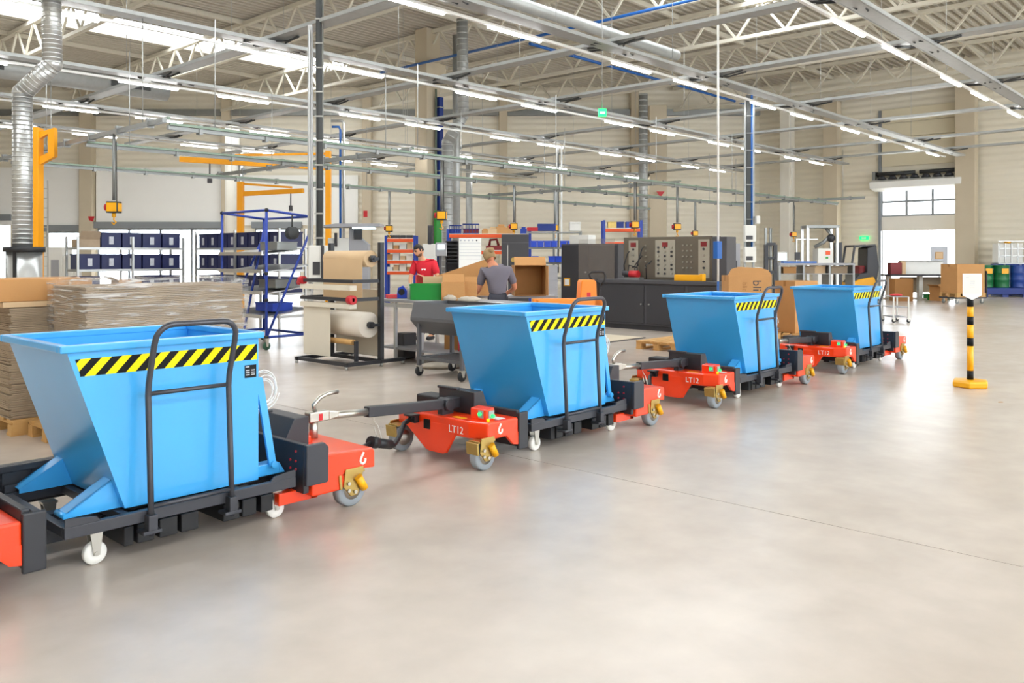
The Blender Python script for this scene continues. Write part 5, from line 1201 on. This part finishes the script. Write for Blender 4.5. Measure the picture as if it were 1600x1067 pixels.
for px in (1262, 1308): MB().box(f.x(px) - .04, f.x(px) + .04, -.04, .04, 0, f.z(352)).box(f.x(px) - .04, f.x(px) + .04, .5, .58, 0, f.z(352)).build('post', 'steel', t)
MB().box(f.x(1261), f.x(1311), -.05, .58, f.z(356), f.z(352)).build('top_frame', 'steel_dull', t)
MB().path([(f.x(1276), .2, f.z(386)), (f.x(1290), .15, f.z(378)), (f.x(1300), .1, f.z(366)), (f.x(1292), .1, f.z(356))], .06, 8).build('robot_arm', 'steel_dull', t); MB().ball((f.x(1300), .1, f.z(372)), .14, n=10, m=8).build('motor', 'black_metal', t)
MB().box(f.x(1278), f.x(1302), 0, .5, 0, f.z(388)).build('cabinet', 'machine_white', t, .015); MB().box(f.x(1290), f.x(1297), -.012, 0, f.z(398), f.z(392)).build('orange_panel', 'orange_rack', t); MB().box(f.x(1290), f.x(1294), -.012, 0, f.z(404), f.z(401)).build('green_panel', 'green_paint', t)
MB().box(f.x(1244), f.x(1246), 0, .05, 0, f.z(374)).box(f.x(1244), f.x(1278), 0, .05, f.z(374.5), f.z(373)).build('guard_frame', 'steel', t); MB().box(f.x(1243), f.x(1250), -.02, .1, f.z(406), f.z(394)).build('display', 'cab_dark', t)
# forklift
f = Fr(1345, 31); t = thing('forklift', 'black and yellow forklift parked by the sectional door', 'forklift', f.loc(), FRZ)
MB().prism([(-.75, .25), (-.75, .5), (-.2, .75), (.35, .85), (.45, .6), (.45, .25)], 'y', -.35, .6).build('chassis', 'yellow', t, .05)
MB().prism([(-.6, .5), (-.15, .95), (.1, 1.0), (.12, 1.9), (.45, 2.0), (.55, 1.2), (.45, .6)], 'y', -.3, .55).build('body', 'black_metal', t, .03)
for (p, q) in (((-.55, -.3, .6), (-.35, -.3, 1.95)), ((-.55, .55, .6), (-.35, .55, 1.95)), ((-.35, -.3, 1.95), (.4, -.3, 2.0)), ((-.35, .55, 1.95), (.4, .55, 2.0))): MB().bar(p, q, .06, .06).build('cab_pillar', 'black_metal', t)
MB().box(-.37, .42, -.3, .55, 1.95, 2.0).build('overhead_guard', 'black_metal', t)
for y in (-.1, .35): MB().box(-.85, -.75, y - .05, y + .05, .1, 2.1).build('mast_rail', 'black_metal', t)
MB().box(-.95, -.85, -.2, .45, .25, .7).box(-1.7, -.9, -.1, .0, .06, .1).box(-1.7, -.9, .25, .35, .06, .1).build('fork_carriage', 'black_metal', t)
for (x, y) in ((-.5, -.38), (-.5, .6), (.25, -.38), (.25, .6)): MB().tube((x, y - .08, .22), (x, y + .08, .22), .22, 16).build('wheel', 'black_rubber', t)
MB().box(-.1, .15, -.1, .4, .8, 1.25).build('seat', 'red_dark', t, .05)
# bench by the door
f = Fr(1435, 31); t = thing('work_bench', 'dark-topped bench with a pale back panel near the open door', 'bench', f.loc(), FRZ)
MB().box(f.x(1384), f.x(1482), -.4, .4, f.z(431), f.z(428.5)).build('bench_top', 'cab_dark', t); MB().box(f.x(1411), f.x(1480), .3, .36, f.z(428.5), f.z(408)).build('back_panel', 'white_paint', t); MB().box(f.x(1411), f.x(1480), .2, .4, f.z(408), f.z(407)).build('panel_ledge', 'steel_dull', t)
for px in (1388, 1437, 1479): MB().box(f.x(px) - .07, f.x(px) + .07, -.1, .1, 0, f.z(431)).box(f.x(px) - .08, f.x(px) + .08, -.38, .38, 0, .06).build('leg', 'machine_white', t)
MB().box(f.x(1411), f.x(1480), .25, .3, .25, f.z(433)).build('rear_apron', 'carton_grey', t)
for (px, w, h, m, lab) in ((1398, .43, .43, 'red_dark', 'dark red carton on the bench by the open door'), (1409, .17, .47, 'kraft', 'narrow kraft carton on the bench by the open door')): tag(MB().box(-w / 2, w / 2, -.15, .15, 0, h).box(-w * .51, w * .51, -.02, .02, h * .6, h * 1.005).build('cardboard_box', m, None, .008, loc=gp(px, 31.1, f.z(428.5) + .002), rz=FRZ), lab, 'box')
t = thing('picture_panel', 'white panel with a framed picture standing in the doorway', 'panel', gp(1468, 33), FRZ); MB().box(-.33, .33, 0, .03, 1.2, zz(385, 33)).build('panel', 'label_grey', t); MB().box(-.17, .13, -.02, 0, 1.48, 1.76).build('picture_frame', 'wood', t); MB().box(-.14, .1, -.025, -.02, 1.51, 1.73).build('picture', 'kraft', t); MB().box(-.03, .03, 0, .04, 0, 1.2).box(-.2, .2, -.15, .15, 0, .03).build('stand', 'steel_dull', t)
gc2 = crate_proto('green_crate', .46, .34, .2, 'green_plastic', 'green_plastic'); gc2.location = gp(1456, 30.75); gc2.rotation_euler.z = FRZ; tag(gc2, 'green plastic crate on the floor under the dark-topped bench', 'crate')
carton(gp(1408, 30.0), FRZ, .65, .45, .8, 'brown carton standing in front of the dark-topped bench', 'carton_dark'); carton(gp(1466, 30.2), FRZ + .6, .45, .4, .5, 'open brown carton under the dark-topped bench', 'carton', 'lr')
# wire trolley beside last bin
f = Fr(1399, 20.5); t = thing('mesh_trolley', 'pale mesh-sided trolley beside the last blue bin', 'trolley', f.loc(), FRZ)
for x in (-.18, .18):
    for y in (-.3, .3): MB().box(x - .015, x + .015, y - .015, y + .015, .1, .62).build('post', 'machine_white', t); caster(t, x, y, 'black_rubber', .045, .1)
for z in (.12, .36, .61): MB().box(-.18, .18, -.3, .3, z, z + .02).build('board', 'machine_grey', t)
lump('red_rag', 'reddish cloth on top of the pale trolley', gp(1400, 20.5, .632), .15, .12, .03, 'pattern_red', 9, 'cloth')
# carton on dolly
f = Fr(1504, 28.6); t = thing('pallet_dolly', 'low dolly with steel wheels under the big carton', 'dolly', f.loc(), FRZ + R(14))
MB().box(-.6, .6, -.4, .4, .17, .22).build('frame', 'cab_dark', t)
for (x, y) in ((-.5, -.3), (.5, -.3), (-.5, .3), (.5, .3)): caster(t, x, y, 'steel_dull', .07, .17)
MB().box(.6, .63, -.4, -.34, .2, 1.1).box(.6, .63, .34, .4, .2, 1.1).box(.6, .63, -.4, .4, 1.05, 1.1).build('push_frame', 'cab_dark', t)
pallet(gp(1504, 28.6, .222), FRZ + R(14), 'wooden pallet on the wheeled dolly', 1.15, .8)
carton(gp(1504, 28.6, .368), FRZ + R(14), 1.1, .75, .96, 'big plain carton on the wheeled dolly beside the striped post', 'carton')
# drums on spill pallets
for k, (px, d) in enumerate(((1552, 33.2), (1598, 33.2))):
    t = thing('spill_pallet', ['blue spill pallet under the green and blue drums', 'second blue spill pallet behind the drums'][k], 'spill pallet', gp(px + (10 if not k else 48), d), FRZ)
    MB().box(-1.0, 1.0, -.45, .45, .1, .36).build('tray', 'deep_blue', t, .02)
    for x in (-.8, 0, .8): MB().box(x - .12, x + .12, -.4, .4, 0, .1).build('foot', 'deep_blue', t)
pr = bpy.data.objects.new('steel_drum', None); COL.objects.link(pr)
MB().lathe([(.05, 0), (.285, 0), (.29, .02), (.285, .04), (.285, .28), (.297, .3), (.285, .32), (.285, .56), (.297, .58), (.285, .6), (.285, .84), (.29, .86), (.29, .88), (.27, .88), (.27, .865), (.03, .865)], n=20).build('shell', 'drum_green', pr); MB().tube((.15, 0, .865), (.15, 0, .9), .035, 8).build('bung', 'steel', pr)
MB().box(-.13, .13, -.3, -.284, .55, .75).build('label_sheet', 'yellow', pr)
pb = bpy.data.objects.new('steel_drum', None); COL.objects.link(pb)
for ch in pr.children:
    if ch.name.startswith('label'): continue
    c = ch.copy(); c.data = ch.data.copy(); COL.objects.link(c); c.parent = pb
    if c.name.startswith('shell'): c.data.materials[0] = M['drum_blue']
put_crates(pr, [(gp(1539, 33.2, .362), FRZ, 'green drum standing beside the big carton'), (gp(1564, 33.1, .362), FRZ, 'green drum standing between the blue and the other green drum')], 'drum', 'steel drums')
put_crates(pb, [(gp(1589, 33.1, .362), FRZ, 'blue drum beside the green drum'), (gp(1621, 33.2, .362), FRZ, 'blue drum at the picture edge')], 'drum', 'steel drums')
f = Fr(1581, 34.1)
t = thing('ibc_container', 'white caged liquid container standing behind the drums', 'container', gp(1580, 34.1), FRZ)
MB().box(-.5, .5, 0, .5, f.z(412), f.z(380)).build('tank', 'machine_white', t, .05); MB().box(-.55, .55, -.03, .5, 0, f.z(412)).build('stand', 'deep_blue', t)
for k in range(5): MB().box(-.53 + .26 * k, -.5 + .26 * k, -.03, 0, f.z(412), f.z(380)).build('cage_bar', 'steel', t)
for k in range(4): MB().box(-.53, .54, -.03, -.0, f.z(412) + .3 * k, f.z(412) + .3 * k + .03).build('cage_bar', 'steel', t)
MB().tube((0, .25, f.z(380)), (0, .25, f.z(380) + .1), .12, 12).build('cap', 'yellow', t)
# striped post with paper sign
t = thing('striped_post', 'black and yellow striped post with a paper sign on a yellow base', 'post', gp(1516, 10.3), FRZ)
MB().lathe([(.1, 0), (.2, 0), (.215, .02), (.215, .06), (.2, .085), (.05, .09)], n=6, smooth=False).build('base', 'yellow', t, .01)
zs = [.09, .2, .5, .6, .76, .86, .98, 1.1]
for i in range(7): MB().tube((0, 0, zs[i]), (0, 0, zs[i + 1]), .037, 20).build('pole_section', 'plate_black' if i % 2 == 0 else 'yellow', t)
MB().prism([(-.115, 1.12), (-.115, 1.385), (.115, 1.385), (.115, 1.12), (0, 1.065)], 'y', -.045, -.04).build('sign_board', 'white_paint', t); MB().box(-.1, .1, -.048, -.045, 1.14, 1.375).build('paper', 'paper_white', t)
for k, (z, a, b_) in enumerate(((1.355, -.08, .0), (1.335, -.08, -.04), (1.3, -.03, .03), (1.28, -.03, .03), (1.26, -.03, .03), (1.24, -.03, .03), (1.215, -.03, .03))): MB().box(a, b_, -.0485, -.048, z, z + .006).build('print_line', 'label_grey', t)
tag(MB().prism([(-.03, 0), (.03, .01), (.02, .03), (-.02, .02)], 'z', 0, .004).build('debris_chip', 'carton_dark', None, loc=gp(1564, 9.2), rz=FRZ), 'small brown scrap on the floor by the striped post', 'scrap')
